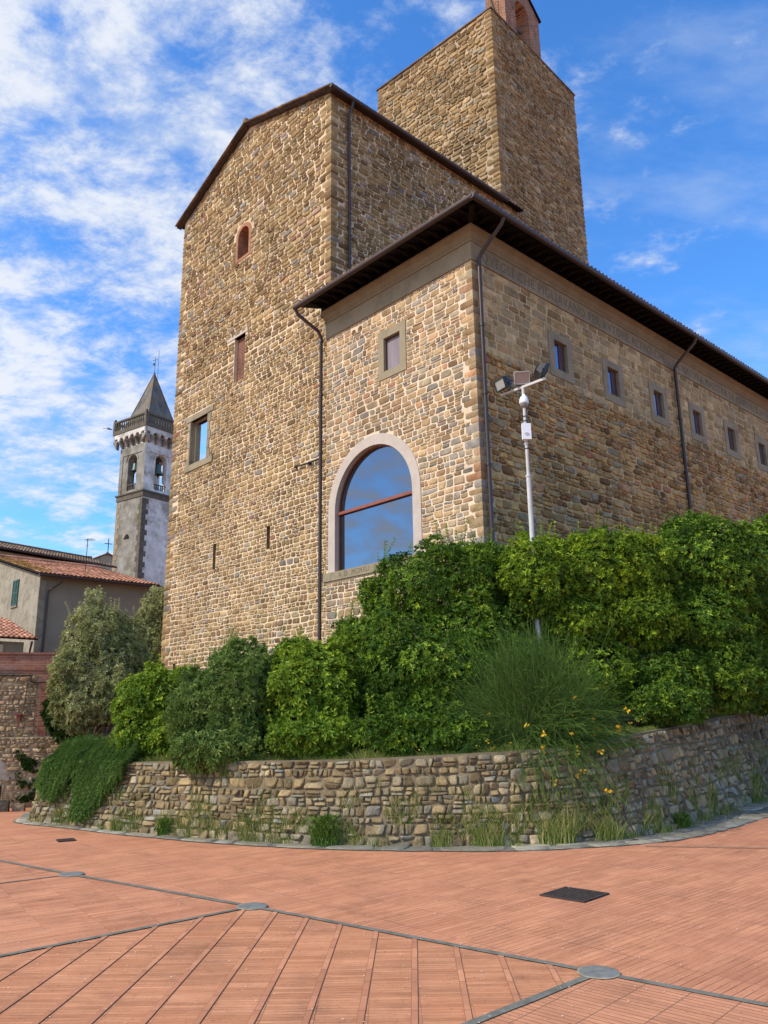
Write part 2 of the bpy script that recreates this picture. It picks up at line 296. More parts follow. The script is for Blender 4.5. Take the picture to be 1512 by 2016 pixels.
# ------------------------------------------------------------------ mesh helpers
class Acc:
    def __init__(s): s.v = []; s.f = []; s.m = []; s.c = []; s.sm = []; s.n = 0
    def add(s, v, faces, mi=0, c=None, smooth=False):
        v = np.asarray(v, float).reshape(-1, 3)
        if c is None: c = np.tile([.5, .5, .5], (len(v), 1))
        s.v.append(v); s.c.append(np.asarray(c, float).reshape(-1, 3))
        for f in faces:
            f = np.asarray(f, int)
            if f.ndim == 1: f = f.reshape(1, -1)
            if len(f) == 0: continue
            s.f.append(f + s.n); s.m.append(np.full(len(f), mi)); s.sm.append(np.full(len(f), smooth))
        s.n += len(v); return s
    def merge(s, o):
        s.v += o.v; s.c += o.c; s.f += [f + s.n for f in o.f]; s.m += o.m; s.sm += o.sm; s.n += o.n; return s
    def build(s, name, mats, parent=None, origin=None, rnd=True):
        if origin is None: origin = ORG.get(parent.name, A(0, 0, 0)) if parent is not None else A(0, 0, 0)
        v = np.concatenate(s.v) - origin
        me = bpy.data.meshes.new(name)
        me.vertices.add(len(v)); me.vertices.foreach_set('co', v.astype(np.float32).ravel())
        sizes = np.concatenate([np.full(len(f), f.shape[1]) for f in s.f]); idx = np.concatenate([f.ravel() for f in s.f])
        me.loops.add(len(idx)); me.polygons.add(len(sizes))
        st = np.concatenate([[0], np.cumsum(sizes)[:-1]])
        me.polygons.foreach_set('loop_start', st.astype(np.int32)); me.polygons.foreach_set('loop_total', sizes.astype(np.int32))
        me.loops.foreach_set('vertex_index', idx.astype(np.int32))
        if not isinstance(mats, (list, tuple)): mats = [mats]
        for m in mats: me.materials.append(m)
        me.polygons.foreach_set('material_index', np.concatenate(s.m).astype(np.int32))
        me.polygons.foreach_set('use_smooth', np.concatenate(s.sm))
        if rnd:
            c = np.concatenate(s.c); a = me.color_attributes.new('rnd', 'FLOAT_COLOR', 'POINT')
            a.data.foreach_set('color', np.hstack([c, np.ones((len(c), 1))]).astype(np.float32).ravel())
        me.update(calc_edges=True); me.validate()
        o = bpy.data.objects.new(name, me); col.objects.link(o)
        if parent is not None:
            o.parent = parent; ORG[o.name] = origin
        else: o.location = origin
        return o
ORG = {}
def thing(name, label, cat, loc, group=None):
    o = bpy.data.objects.new(name, None); col.objects.link(o); o.location = tuple(loc); o.empty_display_size = .3
    ORG[o.name] = A(*loc); o['label'] = label; o['category'] = cat
    if group: o['group'] = group
    return o
def tag(o, label, cat, group=None):
    o['label'] = label; o['category'] = cat
    if group: o['group'] = group
    return o
def struct(o, kind='structure'): o['kind'] = kind; return o
BF = np.array([[0, 3, 2, 1], [4, 5, 6, 7], [0, 1, 5, 4], [1, 2, 6, 5], [2, 3, 7, 6], [3, 0, 4, 7]])
def box(acc, p, a, b, c, mi=0, col_=None):
    """box from corner p along edge vectors a, b, c"""
    p, a, b, c = map(lambda x: np.asarray(x, float), (p, a, b, c))
    v = np.array([p, p + a, p + a + b, p + b, p + c, p + a + c, p + a + b + c, p + b + c])
    f = BF if np.dot(np.cross(a, b), c) > 0 else BF[:, ::-1]
    acc.add(v, [f], mi, None if col_ is None else np.tile(col_, (8, 1))); return acc
def wbox(acc, u0, u1, v0, v1, z0, z1, mi=0): return box(acc, W(u0, v0, z0), U * (u1 - u0), V * (v1 - v0), Z * (z1 - z0), mi)
def prism(acc, pts, fn, d0, d1, mi=0, caps=True):
    """2-D outline pts -> fn(s,t,d) extruded from d0 to d1"""
    n = len(pts); a = np.array([fn(s, t, d0) for s, t in pts]); b = np.array([fn(s, t, d1) for s, t in pts])
    v = np.vstack([a, b]); q = [[i, (i + 1) % n, n + (i + 1) % n, n + i] for i in range(n)]
    acc.add(v, [np.array(q)], mi)
    if caps:
        tri = tessellate_polygon([[Vector((s, t, 0)) for s, t in pts]]); tri = np.array([list(t) for t in tri])
        acc.add(a, [tri], mi); acc.add(b, [tri[:, ::-1]], mi)
    return acc
def tube(acc, pts, r, sides=8, mi=0, c=None, caps=True):
    pts = [np.asarray(p, float) for p in pts]; rs = r if isinstance(r, (list, tuple)) else [r] * len(pts)
    rings = []; up = None
    for i, p in enumerate(pts):
        d = (pts[min(i + 1, len(pts) - 1)] - pts[max(i - 1, 0)]); d = d / (np.linalg.norm(d) + 1e-9)
        if up is None: up = np.cross(d, [0.3, .2, 1.0]);
        up = up - d * np.dot(up, d)
        if np.linalg.norm(up) < 1e-4: up = np.cross(d, [1, 0, 0])
        up = up / np.linalg.norm(up); w = np.cross(d, up)
        rings.append([p + rs[i] * (math.cos(t) * up + math.sin(t) * w) for t in np.linspace(0, 2 * math.pi, sides, endpoint=False)])
    v = np.array(rings).reshape(-1, 3); q = []
    for i in range(len(pts) - 1):
        for j in range(sides):
            q.append([i * sides + j, i * sides + (j + 1) % sides, (i + 1) * sides + (j + 1) % sides, (i + 1) * sides + j])
    acc.add(v, [np.array(q)], mi, smooth=True)
    if caps:
        acc.add(v[:sides], [np.arange(sides)[::-1]], mi); acc.add(v[-sides:], [np.arange(sides)], mi)
    return acc
def lathe(acc, prof, c, sides=16, mi=0):
    c = np.asarray(c, float); n = len(prof)
    v = [[c[0] + r * math.cos(t), c[1] + r * math.sin(t), c[2] + z] for r, z in prof for t in np.linspace(0, 2 * math.pi, sides, endpoint=False)]
    q = [[i * sides + j, i * sides + (j + 1) % sides, (i + 1) * sides + (j + 1) % sides, (i + 1) * sides + j] for i in range(n - 1) for j in range(sides)]
    acc.add(v, [np.array(q)], mi, smooth=True); return acc

# ---- rubble and coursed masonry: every stone is modelled and bulges out of the mortar
def stones(acc, P, s0, s1, t0, t1, rh=(.13, .25), asp=(1.2, 2.6), gap=.02, relief=.03, ex=(3, 6), seed=1, holes=None, bound=None, split=.3, jit=.12, wave=.12, mi=0, K=12, tall=.0, tilt=.35, irr=.10):
    rg = np.random.default_rng(seed)
    ts = [t0]
    while ts[-1] < t1 - rh[0] * .6: ts.append(min(t1, ts[-1] + rg.uniform(*rh)))
    ph = rg.uniform(0, 6.28, (len(ts), 4)); fr = rg.uniform(.5, 2.2, (len(ts), 4))
    def wv(i, s):
        if i == 0 or i == len(ts) - 1: return 0.0
        return wave * rh[0] * sum(math.sin(fr[i, k] * s * (1 + k) + ph[i, k]) / (1 + .5 * k) for k in range(4)) * .8
    Q = []
    for i in range(len(ts) - 1):
        ta, tb = ts[i], ts[i + 1]; tm = (ta + tb) / 2; h = tb - ta
        lo, hi = bound(tm) if bound else (s0, s1)
        iv = [(lo, hi)]
        for (a, b) in (holes(tm) if holes else []):
            nv = []
            for (x, y) in iv:
                if b <= x or a >= y: nv.append((x, y)); continue
                if a > x: nv.append((x, a))
                if b < y: nv.append((b, y))
            iv = nv
        for (x, y) in iv:
            if y - x < .05: continue
            cuts = [x]
            while cuts[-1] < y:
                w = h * rg.uniform(*asp) * (1.0 if rg.random() > .15 else .6)
                if y - (cuts[-1] + w) < h * .6: cuts.append(y)
                else: cuts.append(cuts[-1] + w)
            sl = [0] + [rg.uniform(-jit, jit) * h for _ in cuts[1:-1]] + [0]
            for k in range(len(cuts) - 1):
                a, b = cuts[k], cuts[k + 1]
                c = [[a + sl[k], ta + wv(i, a)], [b + sl[k + 1], ta + wv(i, b)], [b - sl[k + 1], tb + wv(i + 1, b)], [a - sl[k], tb + wv(i + 1, a)]]
                rr = rg.random()
                if rr < split and (b - a) > h * .9:
                    g = rg.uniform(.35, .65); g2 = min(.75, max(.25, g + rg.uniform(-.12, .12)))
                    l = [c[0][0] + (c[3][0] - c[0][0]) * g, c[0][1] + (c[3][1] - c[0][1]) * g]; r = [c[1][0] + (c[2][0] - c[1][0]) * g2, c[1][1] + (c[2][1] - c[1][1]) * g2]
                    Q.append([c[0], c[1], r, l])
                    if rg.random() < .4 and (b - a) > h * 1.3:
                        m = rg.uniform(.35, .65); bt = [l[0] + (r[0] - l[0]) * m, l[1] + (r[1] - l[1]) * m]; tp = [c[3][0] + (c[2][0] - c[3][0]) * m, c[3][1] + (c[2][1] - c[3][1]) * m]
                        Q.append([l, bt, tp, c[3]]); Q.append([bt, r, c[2], tp])
                    else: Q.append([l, r, c[2], c[3]])
                elif rr > 1 - tall and (b - a) > h * 1.2:
                    m = rg.uniform(.4, .6); bt = [a + (b - a) * m, c[0][1]]; tp = [a + (b - a) * m, c[3][1]]
                    Q.append([c[0], bt, tp, c[3]]); Q.append([bt, c[1], c[2], tp])
                else: Q.append(c)
    Q = np.array(Q); n = len(Q)
    if n == 0: return acc
    Qc = Q.mean(1, keepdims=True); Q = Q + (Qc - Q) * (rg.random((n, 4, 1)) ** 2 * irr)
    wd = np.abs(Q[:, 1, 0] - Q[:, 0, 0]); hg = np.abs(Q[:, 3, 1] - Q[:, 0, 1])
    g = gap * rg.uniform(.6, 1.5, n)
    kx = np.clip(1 - g / np.maximum(wd, .03), .4, 1); ky = np.clip(1 - g / np.maximum(hg, .03), .4, 1)
    th = np.linspace(0, 2 * np.pi, K, endpoint=False) + math.pi / K
    e = rg.uniform(*ex, n)[:, None]
    ct, st_ = np.cos(th)[None], np.sin(th)[None]
    rad = (np.abs(ct) ** e + np.abs(st_) ** e) ** (-1 / e)
    rad = rad * (1 - rg.uniform(0, .13, (n, K)))
    X, Y = ct * rad, st_ * rad
    sc = [1.0, .985, .90, .5]; hh = [-.012 / max(relief, 1e-3), .5, .95, 1.0]
    ta_, tb_ = rg.uniform(-tilt, tilt, (n, 1)), rg.uniform(-tilt, tilt, (n, 1)); amp = rg.uniform(.65, 1.35, (n, 1))
    ring = []
    for k in range(4):
        x = X * sc[k] * kx[:, None]; y = Y * sc[k] * ky[:, None]
        hN = hh[k] * amp + (0 if k == 0 else (ta_ * x + tb_ * y) + rg.uniform(-.14, .14, (n, K)) * (k > 1))
        ring.append(np.stack([x, y, np.broadcast_to(hN * relief, x.shape)], -1))
    cen = np.stack([np.zeros((n, 1)), np.zeros((n, 1)), amp * relief * 1.05], -1)
    G = np.concatenate(ring + [cen], 1)                     # n, 4K+1, 3
    x, y = (G[..., 0] + 1) / 2, (G[..., 1] + 1) / 2
    q = [Q[:, i][:, None, :] for i in range(4)]
    x = x[..., None]; y = y[..., None]
    st = q[0] * (1 - x) * (1 - y) + q[1] * x * (1 - y) + q[2] * x * y + q[3] * (1 - x) * y
    pos = P(st[..., 0], st[..., 1], G[..., 2])
    m = 4 * K + 1; base = (np.arange(n) * m)[:, None, None]
    j = np.arange(K); quads = []
    for k in range(3): quads.append(np.stack([k * K + j, k * K + (j + 1) % K, (k + 1) * K + (j + 1) % K, (k + 1) * K + j], -1))
    quads = np.concatenate(quads)[None] + base
    tri = np.stack([3 * K + j, 3 * K + (j + 1) % K, np.full(K, 4 * K)], -1)[None] + base
    c = np.repeat(rg.random((n, 3)), m, 0)
    acc.add(pos.reshape(-1, 3), [quads.reshape(-1, 4), tri.reshape(-1, 3)], mi, c, smooth=True)
    return acc
def plane(O, S, T, Nn):
    O, S, T, Nn = map(np.asarray, (O, S, T, Nn))
    return lambda s, t, n: O + s[..., None] * S + t[..., None] * T + n[..., None] * Nn
def wallface(acc, outer, holes, fn, mi=0):
    loops = [[Vector((s, t, 0)) for s, t in outer]] + [[Vector((s, t, 0)) for s, t in h] for h in holes]
    flat = [p for lp in loops for p in lp]; tri = tessellate_polygon(loops)
    v = np.array([fn(p.x, p.y) for p in flat]); acc.add(v, [np.array([list(t) for t in tri])], mi)
def recess(acc, hole, fn, depth, mi=0, back=True, bmi=None):
    """side walls of an opening going inwards; fn(s,t,d) with d positive into the wall"""
    n = len(hole); a = [fn(s, t, 0) for s, t in hole]; b = [fn(s, t, depth) for s, t in hole]
    acc.add(np.array(a + b), [np.array([[i, (i + 1) % n, n + (i + 1) % n, n + i] for i in range(n)])], mi)
    if back:
        tri = tessellate_polygon([[Vector((s, t, 0)) for s, t in hole]]); acc.add(np.array(b), [np.array([list(t) for t in tri])], mi if bmi is None else bmi)
def quoins(acc, corner, d1, n1, d2, n2, z0, z1, hr=(.2, .32), lens=(.34, .62), relief=.04, seed=3, mi=0, gap=.010):
    """rounded blocks wrapping a corner. d1/d2: directions away from the corner along each face; n1/n2: outward normals"""
    rg = np.random.default_rng(seed); z = z0; k = 0; spans = []
    lin = np.linspace(-1, 1, 5)
    while z < z1 - .1:
        h = min(rg.uniform(*hr), z1 - z); la, lb = (lens if k % 2 else lens[::-1]); la *= rg.uniform(.85, 1.2); lb *= rg.uniform(.85, 1.2)
        r = relief * rg.uniform(.6, 1.3); cc = rg.random(3)
        # corner of the block sits at corner + r*(n1+n2)
        for (d, nn, oth, ln) in ((d1, n1, n2, la), (d2, n2, n1, lb)):
            g = np.array([[(x, y) for x in lin] for y in lin]).reshape(-1, 2)
            xs = (g[:, 0] + 1) / 2 * (ln - gap + r) - r; zs = z + gap / 2 + (g[:, 1] + 1) / 2 * (h - gap)
            # dome: fall off towards z edges and far end, rounded at the arris
            fz = 1 - np.abs(g[:, 1]) ** 4; fx = np.where(g[:, 0] > 0, 1 - g[:, 0] ** 4, 1.0); near = np.where(g[:, 0] < -.9, .55, 1.0)
            hgt = r * (fz * .9 + .1) * fx * near + rg.uniform(-.12, .12, len(g)) * r * (fz > .2)
            xs = np.where(g[:, 0] < -.9, -r * (fz * .9 + .1) * .55, xs)
            hgt = np.where(g[:, 0] > .99, -.01, hgt)
            v = corner + xs[:, None] * d + hgt[:, None] * nn + np.outer(zs, Z)
            q = np.array([[j * 5 + i, j * 5 + i + 1, (j + 1) * 5 + i + 1, (j + 1) * 5 + i] for j in range(4) for i in range(4)])
            acc.add(v, [q], mi, np.tile(cc, (25, 1)), smooth=True)
        spans.append((z, z + h, la, lb)); z += h; k += 1
    def length(which):
        def f(t):
            for a, b, la, lb in spans:
                if a <= t < b: return (la, lb)[which] - .012
            return .4
        return f
    return length(0), length(1)
def tiles(acc, O, S, T, ns, nt, pw=.21, pl=.36, mi=0, clip=None, seed=5, lift=.045, mix=None):
    """pantile roof: O eave corner, S along the eave, T up the slope (unit vectors); ns/nt tile counts"""
    rg = np.random.default_rng(seed); O, S, T = map(np.asarray, (O, S, T)); Nn = np.cross(S, T); Nn = Nn / np.linalg.norm(Nn)
    if Nn[2] < 0: Nn = -Nn
    prof = [(0, 0), (.1, .25), (.25, .85), (.375, 1.0), (.5, .85), (.65, .25), (.75, 0), (1.0, -.05)]
    for i in range(nt):
        for j in range(ns):
            if clip and not clip((j + .5) * pw, (i + .5) * pl): continue
            wob = rg.uniform(-.01, .01); c = rg.random(3); a = []; b = []; c0 = []
            for (x, h) in prof:
                s = (j + x) * pw + wob
                a.append(O + S * s + T * (i * pl - .03 + rg.uniform(-.006, .006)) + Nn * (h * .055 + lift))
                b.append(O + S * s + T * ((i + 1) * pl) + Nn * (h * .045 + lift - .03))
                c0.append(O + S * s + T * (i * pl - .03) + Nn * (max(0, h) * .055 * .5 + lift - .04))
            k = len(prof); v = np.array(a + b + c0)
            q = [[t, t + 1, k + t + 1, k + t] for t in range(k - 1)] + [[2 * k + t, 2 * k + t + 1, t + 1, t] for t in range(k - 1)]
            acc.add(v, [np.array(q)], mix(j, i, rg) if mix else mi, np.tile(c, (len(v), 1)))
    return acc
def arc(cx, cz, r, a0, a1, n): return [(cx + r * math.cos(t), cz + r * math.sin(t)) for t in np.linspace(R(a0), R(a1), n)]
# ================================================================== HALL (gabled block)
HV = .15                     # front plane
hall = thing('stone_hall', 'tall gabled stone hall with brick arched opening, bricked-up window and two arrow slits', 'castle hall', W(12, 5, 2.5))
HU0, HU1, HZe, HAu, HAz = 6.45, 17.3, 24.1, 11.94, 26.05
def arch_hole(a, b, z0, zs, n=10):
    r = (b - a) / 2; return [(a, z0), (b, z0)] + arc((a + b) / 2, zs, r, 0, 180, n)
h1 = arch_hole(11.75, 12.55, 19.95, 20.92, 9); h2 = [(11.78, 14.45), (12.56, 14.45), (12.56, 16.42), (11.78, 16.42)]
h3 = [(14.40, 11.88), (15.78, 11.88), (15.78, 13.82), (14.40, 13.82)]
s1 = [(13.37, 7.2), (13.60, 7.2), (13.60, 8.2), (13.37, 8.2)]; s2 = [(9.78, 7.4), (10.0, 7.4), (10.0, 8.25), (9.78, 8.25)]
s3 = [(16.08, 3.3), (16.3, 3.3), (16.3, 3.85), (16.08, 3.85)]
def hz_at(u): return HZe + (HAz - HZe) * (1 - abs(u - HAu) / (HU1 - HAu)) if u > HAu else HZe + (HAz - HZe) * (1 - (HAu - u) / (HAu - HU0))
HB = 1.2                     # walls start below the bank
hw = Acc()
ff = lambda s, t: W(s, HV, t)
wallface(hw, [(HU0, HB), (HU1, HB), (HU1, HZe), (HAu, HAz), (HU0, HZe)], [h1, h2, h3, s1, s2, s3], ff, 1)
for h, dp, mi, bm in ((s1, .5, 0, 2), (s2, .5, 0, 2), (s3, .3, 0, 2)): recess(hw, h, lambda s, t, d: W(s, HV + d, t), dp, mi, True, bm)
recess(hw, h2, lambda s, t, d: W(s, HV + d, t), .28, 1, False)
def hall_holes(t):
    o = []
    if 19.85 < t < 21.42:
        hw_ = .4 if t < 20.92 else math.sqrt(max(0, .62 ** 2 - (t - 20.92) ** 2)); o.append((12.15 - hw_ - .14, 12.15 + hw_ + .14))
    if 14.45 < t < 16.42: o.append((11.78, 12.56))
    if 16.40 < t < 16.62: o.append((11.62, 13.1))
    if 11.88 < t < 13.82: o.append((14.12, 16.02))
    if 13.80 < t < 14.08: o.append((13.95, 16.12))
    if 11.60 < t < 11.90: o.append((13.88, 16.1))
    if 7.2 < t < 8.2: o.append((13.37, 13.60))
    if 7.4 < t < 8.2: o.append((9.78, 10.0))
    if 3.3 < t < 3.85: o.append((16.08, 16.3))
    return o
qa, qb = quoins(hw, W(HU0, HV, 0), U, -V, V, -U, 14.9, 24.05, seed=11, mi=0, hr=(.15, .26), relief=.04)
ql, _ = quoins(hw, W(HU1, HV, 0), -U, -V, V, U, 2.2, 23.9, seed=12, mi=0, hr=(.15, .26), relief=.04)
def hall_bound(t):
    if t < HZe: return (HU0 + (qa(t) if t > 14.9 else 0.02), HU1 - ql(t))
    k = (t - HZe) / (HAz - HZe); return (HU0 + k * (HAu - HU0), HU1 - k * (HU1 - HAu))
# lower, middle, upper zones differ in the size of their stones
Pf = lambda s, t, n: W0 + s[..., None] * U + (HV - n)[..., None] * V + t[..., None] * Z
stones(hw, Pf, HU0, HU1, 2.2, 9.0, rh=(.13, .21), asp=(1.2, 2.5), gap=.020, relief=.020, ex=(4.5, 12), seed=21, holes=hall_holes, bound=hall_bound, split=.22, tall=.12, jit=.22, wave=.17)
stones(hw, Pf, HU0, HU1, 9.0, 15.5, rh=(.13, .23), asp=(1.2, 2.6), gap=.018, relief=.022, ex=(4.5, 12), seed=22, holes=hall_holes, bound=hall_bound, split=.28, tall=.12, jit=.22, wave=.17)
stones(hw, Pf, HU0, HU1, 15.5, 25.75, rh=(.15, .27), asp=(1.2, 2.9), gap=.014, relief=.032, ex=(4, 11), seed=23, holes=hall_holes, bound=hall_bound, split=.25, tall=.10, jit=.22, wave=.17)
# side wall towards the tower
HV1 = 9.95
putl = [(2.6, 22.1), (5.2, 20.9), (6.0, 18.2), (8.4, 19.6), (1.6, 19.6)]
ph = [[(a, b), (a + .16, b), (a + .16, b + .17), (a, b + .17)] for a, b in putl]
wallface(hw, [(HV, HB), (HV1, HB), (HV1, HZe), (HV, HZe)], ph, lambda s, t: W(HU0, s, t), 1)
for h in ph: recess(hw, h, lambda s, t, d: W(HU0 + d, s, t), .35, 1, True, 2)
Ps = lambda s, t, n: W0 + (HU0 - n)[..., None] * U + s[..., None] * V + t[..., None] * Z
stones(hw, Ps, HV, HV1, 14.9, 24.0, rh=(.14, .26), asp=(1.3, 3.0), gap=.012, relief=.038, ex=(4, 10), seed=24, holes=lambda t: [(a, a + .16) for a, b in putl if b < t < b + .17], bound=lambda t: (HV + qb(t), HV1), split=.3, tall=.08, jit=.2, wave=.17, tilt=.5)
# the other two sides, seen only from elsewhere
wallface(hw, [(HV, HB), (11, HB), (11, HZe), (HV, HZe)], [], lambda s, t: W(HU1, s, t), 1)
stones(hw, lambda s, t, n: W0 + (HU1 + n)[..., None] * U + s[..., None] * V + t[..., None] * Z, HV + .6, 11, 2.5, 24, rh=(.3, .5), asp=(1.3, 2.6), gap=.04, relief=.05, seed=25, split=.3, K=8)
wallface(hw, [(HU0, HB), (HU1, HB), (HU1, HZe), (HAu, HAz), (HU0, HZe)], [], lambda s, t: W(s, 11.0, t), 1)
hw.build('wall', [M['hall_stone'], M['hall_mortar'], M['dark']], hall)
# roof
rf = Acc(); OV = .32
for sgn, ue in ((1, HU0 - .3), (-1, HU1 + .32)):
    full = abs(HAu - ue); zeave = HAz + .06 - full * ((HAz - HZe) / (HAu - HU0)) if sgn == 1 else HAz + .06 - full * ((HAz - HZe) / (HU1 - HAu))
    e0 = W(ue, HV - OV, zeave); top = W(HAu, HV - OV, HAz + .06); T_ = (top - e0); ln = np.linalg.norm(T_); T_ = T_ / ln; Nn = np.cross(T_, V) * sgn; Nn = Nn / np.linalg.norm(Nn)
    if Nn[2] < 0: Nn = -Nn
    box(rf, e0 - Nn * .02, V * (11.2 + OV - HV), T_ * ln, Nn * .05, 1)
    tiles(rf, e0 - Nn * .01, V, T_, int((11.2 + OV - HV) / .21), int(ln / .36), mi=0, seed=30 + sgn)
rf.build('roof', [M['tile_old'], M['soffit']], hall)
vg = Acc()
for sgn, ue in ((1, HU0 - .32), (-1, HU1 + .34)):
    zeave = HAz - abs(HAu - ue) * ((HAz - HZe) / (HAu - HU0 if sgn == 1 else HU1 - HAu)); n = 17
    for i in range(n):
        a = W(ue + (HAu - ue) * i / n, HV - .24, zeave + (HAz - zeave) * i / n - .04); b = W(ue + (HAu - ue) * (i + .96) / n, HV - .24, zeave + (HAz - zeave) * (i + .96) / n - .04)
        box(vg, a, b - a, V * .22, Z * .055, 0, rng.random(3)); box(vg, a - V * .10 + Z * .06, (b - a) * 1.03, V * .34, Z * .045, 1, rng.random(3))
vg.build('verge', [M['gutter'], M['tile_old']], hall)
rdg = Acc()
for i in range(28):
    a = W(HAu, HV - .3 + i * .4, HAz + .16); tube(rdg, [a, a + V * .44 + Z * .015], [.13, .11], 8, 0, None)
rdg.build('ridge_cap', M['tile_old'], hall)
gt = Acc(); tube(gt, [W(HU0 - .36, HV - .32, 23.98), W(HU0 - .36, 9.98, 23.98)], .085, 10)
wbox(gt, HU0 - .30, HU0 - .02, HV - .2, 9.9, 24.0, 24.06)
gt.build('gutter', M['gutter'], hall)
dp = Acc(); tube(dp, [W(HU0 - .34, .92, 23.95), W(HU0 - .30, .9, 23.7), W(HU0 - .13, .9, 23.45), W(HU0 - .13, .9, 16.3)], .055, 10)
for z in (22.8, 21, 19.2, 17.4): tube(dp, [W(HU0 - .13, .9, z), W(HU0 - .13, .9, z + .06)], .07, 10)
dp.build('downpipe', M['gutter'], hall)
# brick arched opening
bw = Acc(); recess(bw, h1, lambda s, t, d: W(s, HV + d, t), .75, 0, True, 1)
outer_ = [(11.60, 19.82), (12.70, 19.82)] + arc(12.15, 20.92, .57, 0, 180, 11)
wallface(bw, outer_, [h1], lambda s, t: W(s, HV - .025, t), 0)
no = len(outer_); bw.add(np.array([W(s, HV - .025, t) for s, t in outer_] + [W(s, HV + .02, t) for s, t in outer_]), [np.array([[i, (i + 1) % no, no + (i + 1) % no, no + i] for i in range(no)])], 0)
bwo = bw.build('arched_opening', [M['brickH'], M['dark']], hall)
# bricked-up window with lintel
b2 = Acc(); wbox(b2, 11.78, 12.56, HV + .16, HV + .3, 14.45, 16.42, 0); b2o = b2.build('bricked_up_window', M['brickD'], hall)
l2 = Acc(); wbox(l2, 11.62, 13.1, HV - .03, HV + .27, 16.42, 16.60); l2.build('lintel', M['dress_pale'], b2o)
# small mirror-glass window near the left corner
w3 = Acc(); recess(w3, h3, lambda s, t, d: W(s, HV + d, t), .35, 0, False)
for i, z in enumerate(np.linspace(11.9, 13.80, 6)[:-1]):
    for (a, b) in ((14.14 + .08 * (i % 2), 14.40), (15.78, 16.0 - .08 * (i % 2))): wbox(w3, a, b, HV - .03, HV + .1, z + .01, z + .37)
wbox(w3, 13.95, 16.12, HV - .05, HV + .12, 13.82, 14.06); wbox(w3, 13.88, 16.1, HV - .06, HV + .12, 11.62, 11.88)
w3o = w3.build('window', M['dress'], hall)
g3 = Acc(); wbox(g3, 14.42, 15.76, HV + .22, HV + .24, 11.9, 13.8); g3.build('pane', M['glass_bright'], w3o)
f3 = Acc()
for a, b, c, d in ((14.40, 14.45, 11.88, 13.82), (15.70, 15.78, 11.88, 13.82), (14.45, 15.70, 11.88, 11.93), (14.45, 15.70, 13.77, 13.82)): wbox(f3, a, b, HV + .19, HV + .22, c, d)
f3.build('frame', M['dress'], w3o)
# iron rod fixed across the wall
rd = Acc(); tube(rd, [W(6.75, HV - .12, 9.92), W(7.6, HV - .12, 9.92), W(8.25, HV - .12, 9.97)], .028, 6); tube(rd, [W(8.25, HV - .12, 9.97), W(8.25, HV, 9.97)], .03, 6); tube(rd, [W(7.45, HV - .12, 9.92), W(7.45, HV - .05, 9.92)], .06, 6)
rd.build('iron_rod', M['iron'], hall)

# ================================================================== TOWER
tower = thing('stone_tower', 'square stone tower with thin coping and brick bell gable, highest in view', 'tower', W(9.5, 13.5, 2.5))
TA = R(42.68 + 4.3); TU = np.array([-math.sin(TA), math.cos(TA), 0.]); TV = np.array([math.cos(TA), math.sin(TA), 0.])
T0 = A(5.50, 31.36, 0.0); TZ = 34.85; TW, TD = 7.5, 7.75
def TP(a, b, z): return T0 + a * TU + b * TV + z * Z
tw = Acc()
put = [(1.75, 33.0), (4.3, 33.4 - .9), (6.6, 32.2), (1.6, 30.2), (4.2, 30.6), (6.7, 29.8), (1.7, 28.2), (4.2, 28.4), (6.6, 27.6), (1.6, 26.0), (4.15, 26.1), (6.6, 25.4), (1.6, 23.9), (4.2, 24.0), (6.6, 23.3), (4.2, 21.8), (1.4, 21.9)]
pth = [[(a, b), (a + .17, b), (a + .17, b + .2), (a, b + .2)] for a, b in put]
wallface(tw, [(0, 2), (TD, 2), (TD, TZ), (0, TZ)], pth, lambda s, t: TP(0, s, t), 1)
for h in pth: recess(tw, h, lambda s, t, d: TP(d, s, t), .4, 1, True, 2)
wallface(tw, [(0, 2), (TW, 2), (TW, TZ), (0, TZ)], [], lambda s, t: TP(s, 0, t), 1)
wallface(tw, [(0, 2), (TW, 2), (TW, TZ), (0, TZ)], [], lambda s, t: TP(s, TD, t), 1)
wallface(tw, [(0, 2), (TD, 2), (TD, TZ), (0, TZ)], [], lambda s, t: TP(TW, s, t), 1)
tq, tr = quoins(tw, T0, TU, -TV, TV, -TU, 14.0, TZ, seed=41, hr=(.2, .3), relief=.07, lens=(.35, .6))
tr2, _ = quoins(tw, TP(0, TD, 0), -TV, -TU, TU, TV, 18.0, TZ, seed=42, hr=(.2, .3), relief=.07)
tl2, _ = quoins(tw, TP(TW, 0, 0), -TU, -TV, TV, TU, 24.0, TZ, seed=43, hr=(.2, .3), relief=.07)
stones(tw, lambda s, t, n: T0 + s[..., None] * TU - n[..., None] * TV + t[..., None] * Z, 0, TW, 24.0, TZ, rh=(.16, .28), asp=(1.4, 3.0), gap=.013, relief=.06, ex=(3.5, 8), seed=44, bound=lambda t: (tq(t), TW - tl2(t)), split=.2, tall=.06, jit=.2, wave=.17, tilt=.5)
stones(tw, lambda s, t, n: T0 - n[..., None] * TU + s[..., None] * TV + t[..., None] * Z, 0, TD, 14.0, TZ, rh=(.14, .26), asp=(1.3, 2.9), gap=.013, relief=.05, ex=(3.5, 8), seed=45, holes=lambda t: [(a, a + .17) for a, b in put if b < t < b + .2], bound=lambda t: (tr(t), TD - (tr2(t) if t > 18 else 0)), split=.28, tall=.08, jit=.2, wave=.17, tilt=.55)
wbx = Acc()
tw.build('wall', [M['tower_stone'], M['tower_mortar'], M['dark']], tower)
cp = Acc(); box(cp, TP(-.09, -.09, TZ), TU * (TW + .18), TV * (TD + .18), Z * .07, 0)
cp.build('coping', M['tile_old'], tower)
bg_ = Acc()   # bell gable: pierced brick wall with an arch and a small pitched top
b0, b1, bz, bt = 1.40, 4.62, TZ + .07, TZ + 2.75
gapex = ((b0 + b1) / 2, bt + 1.2)
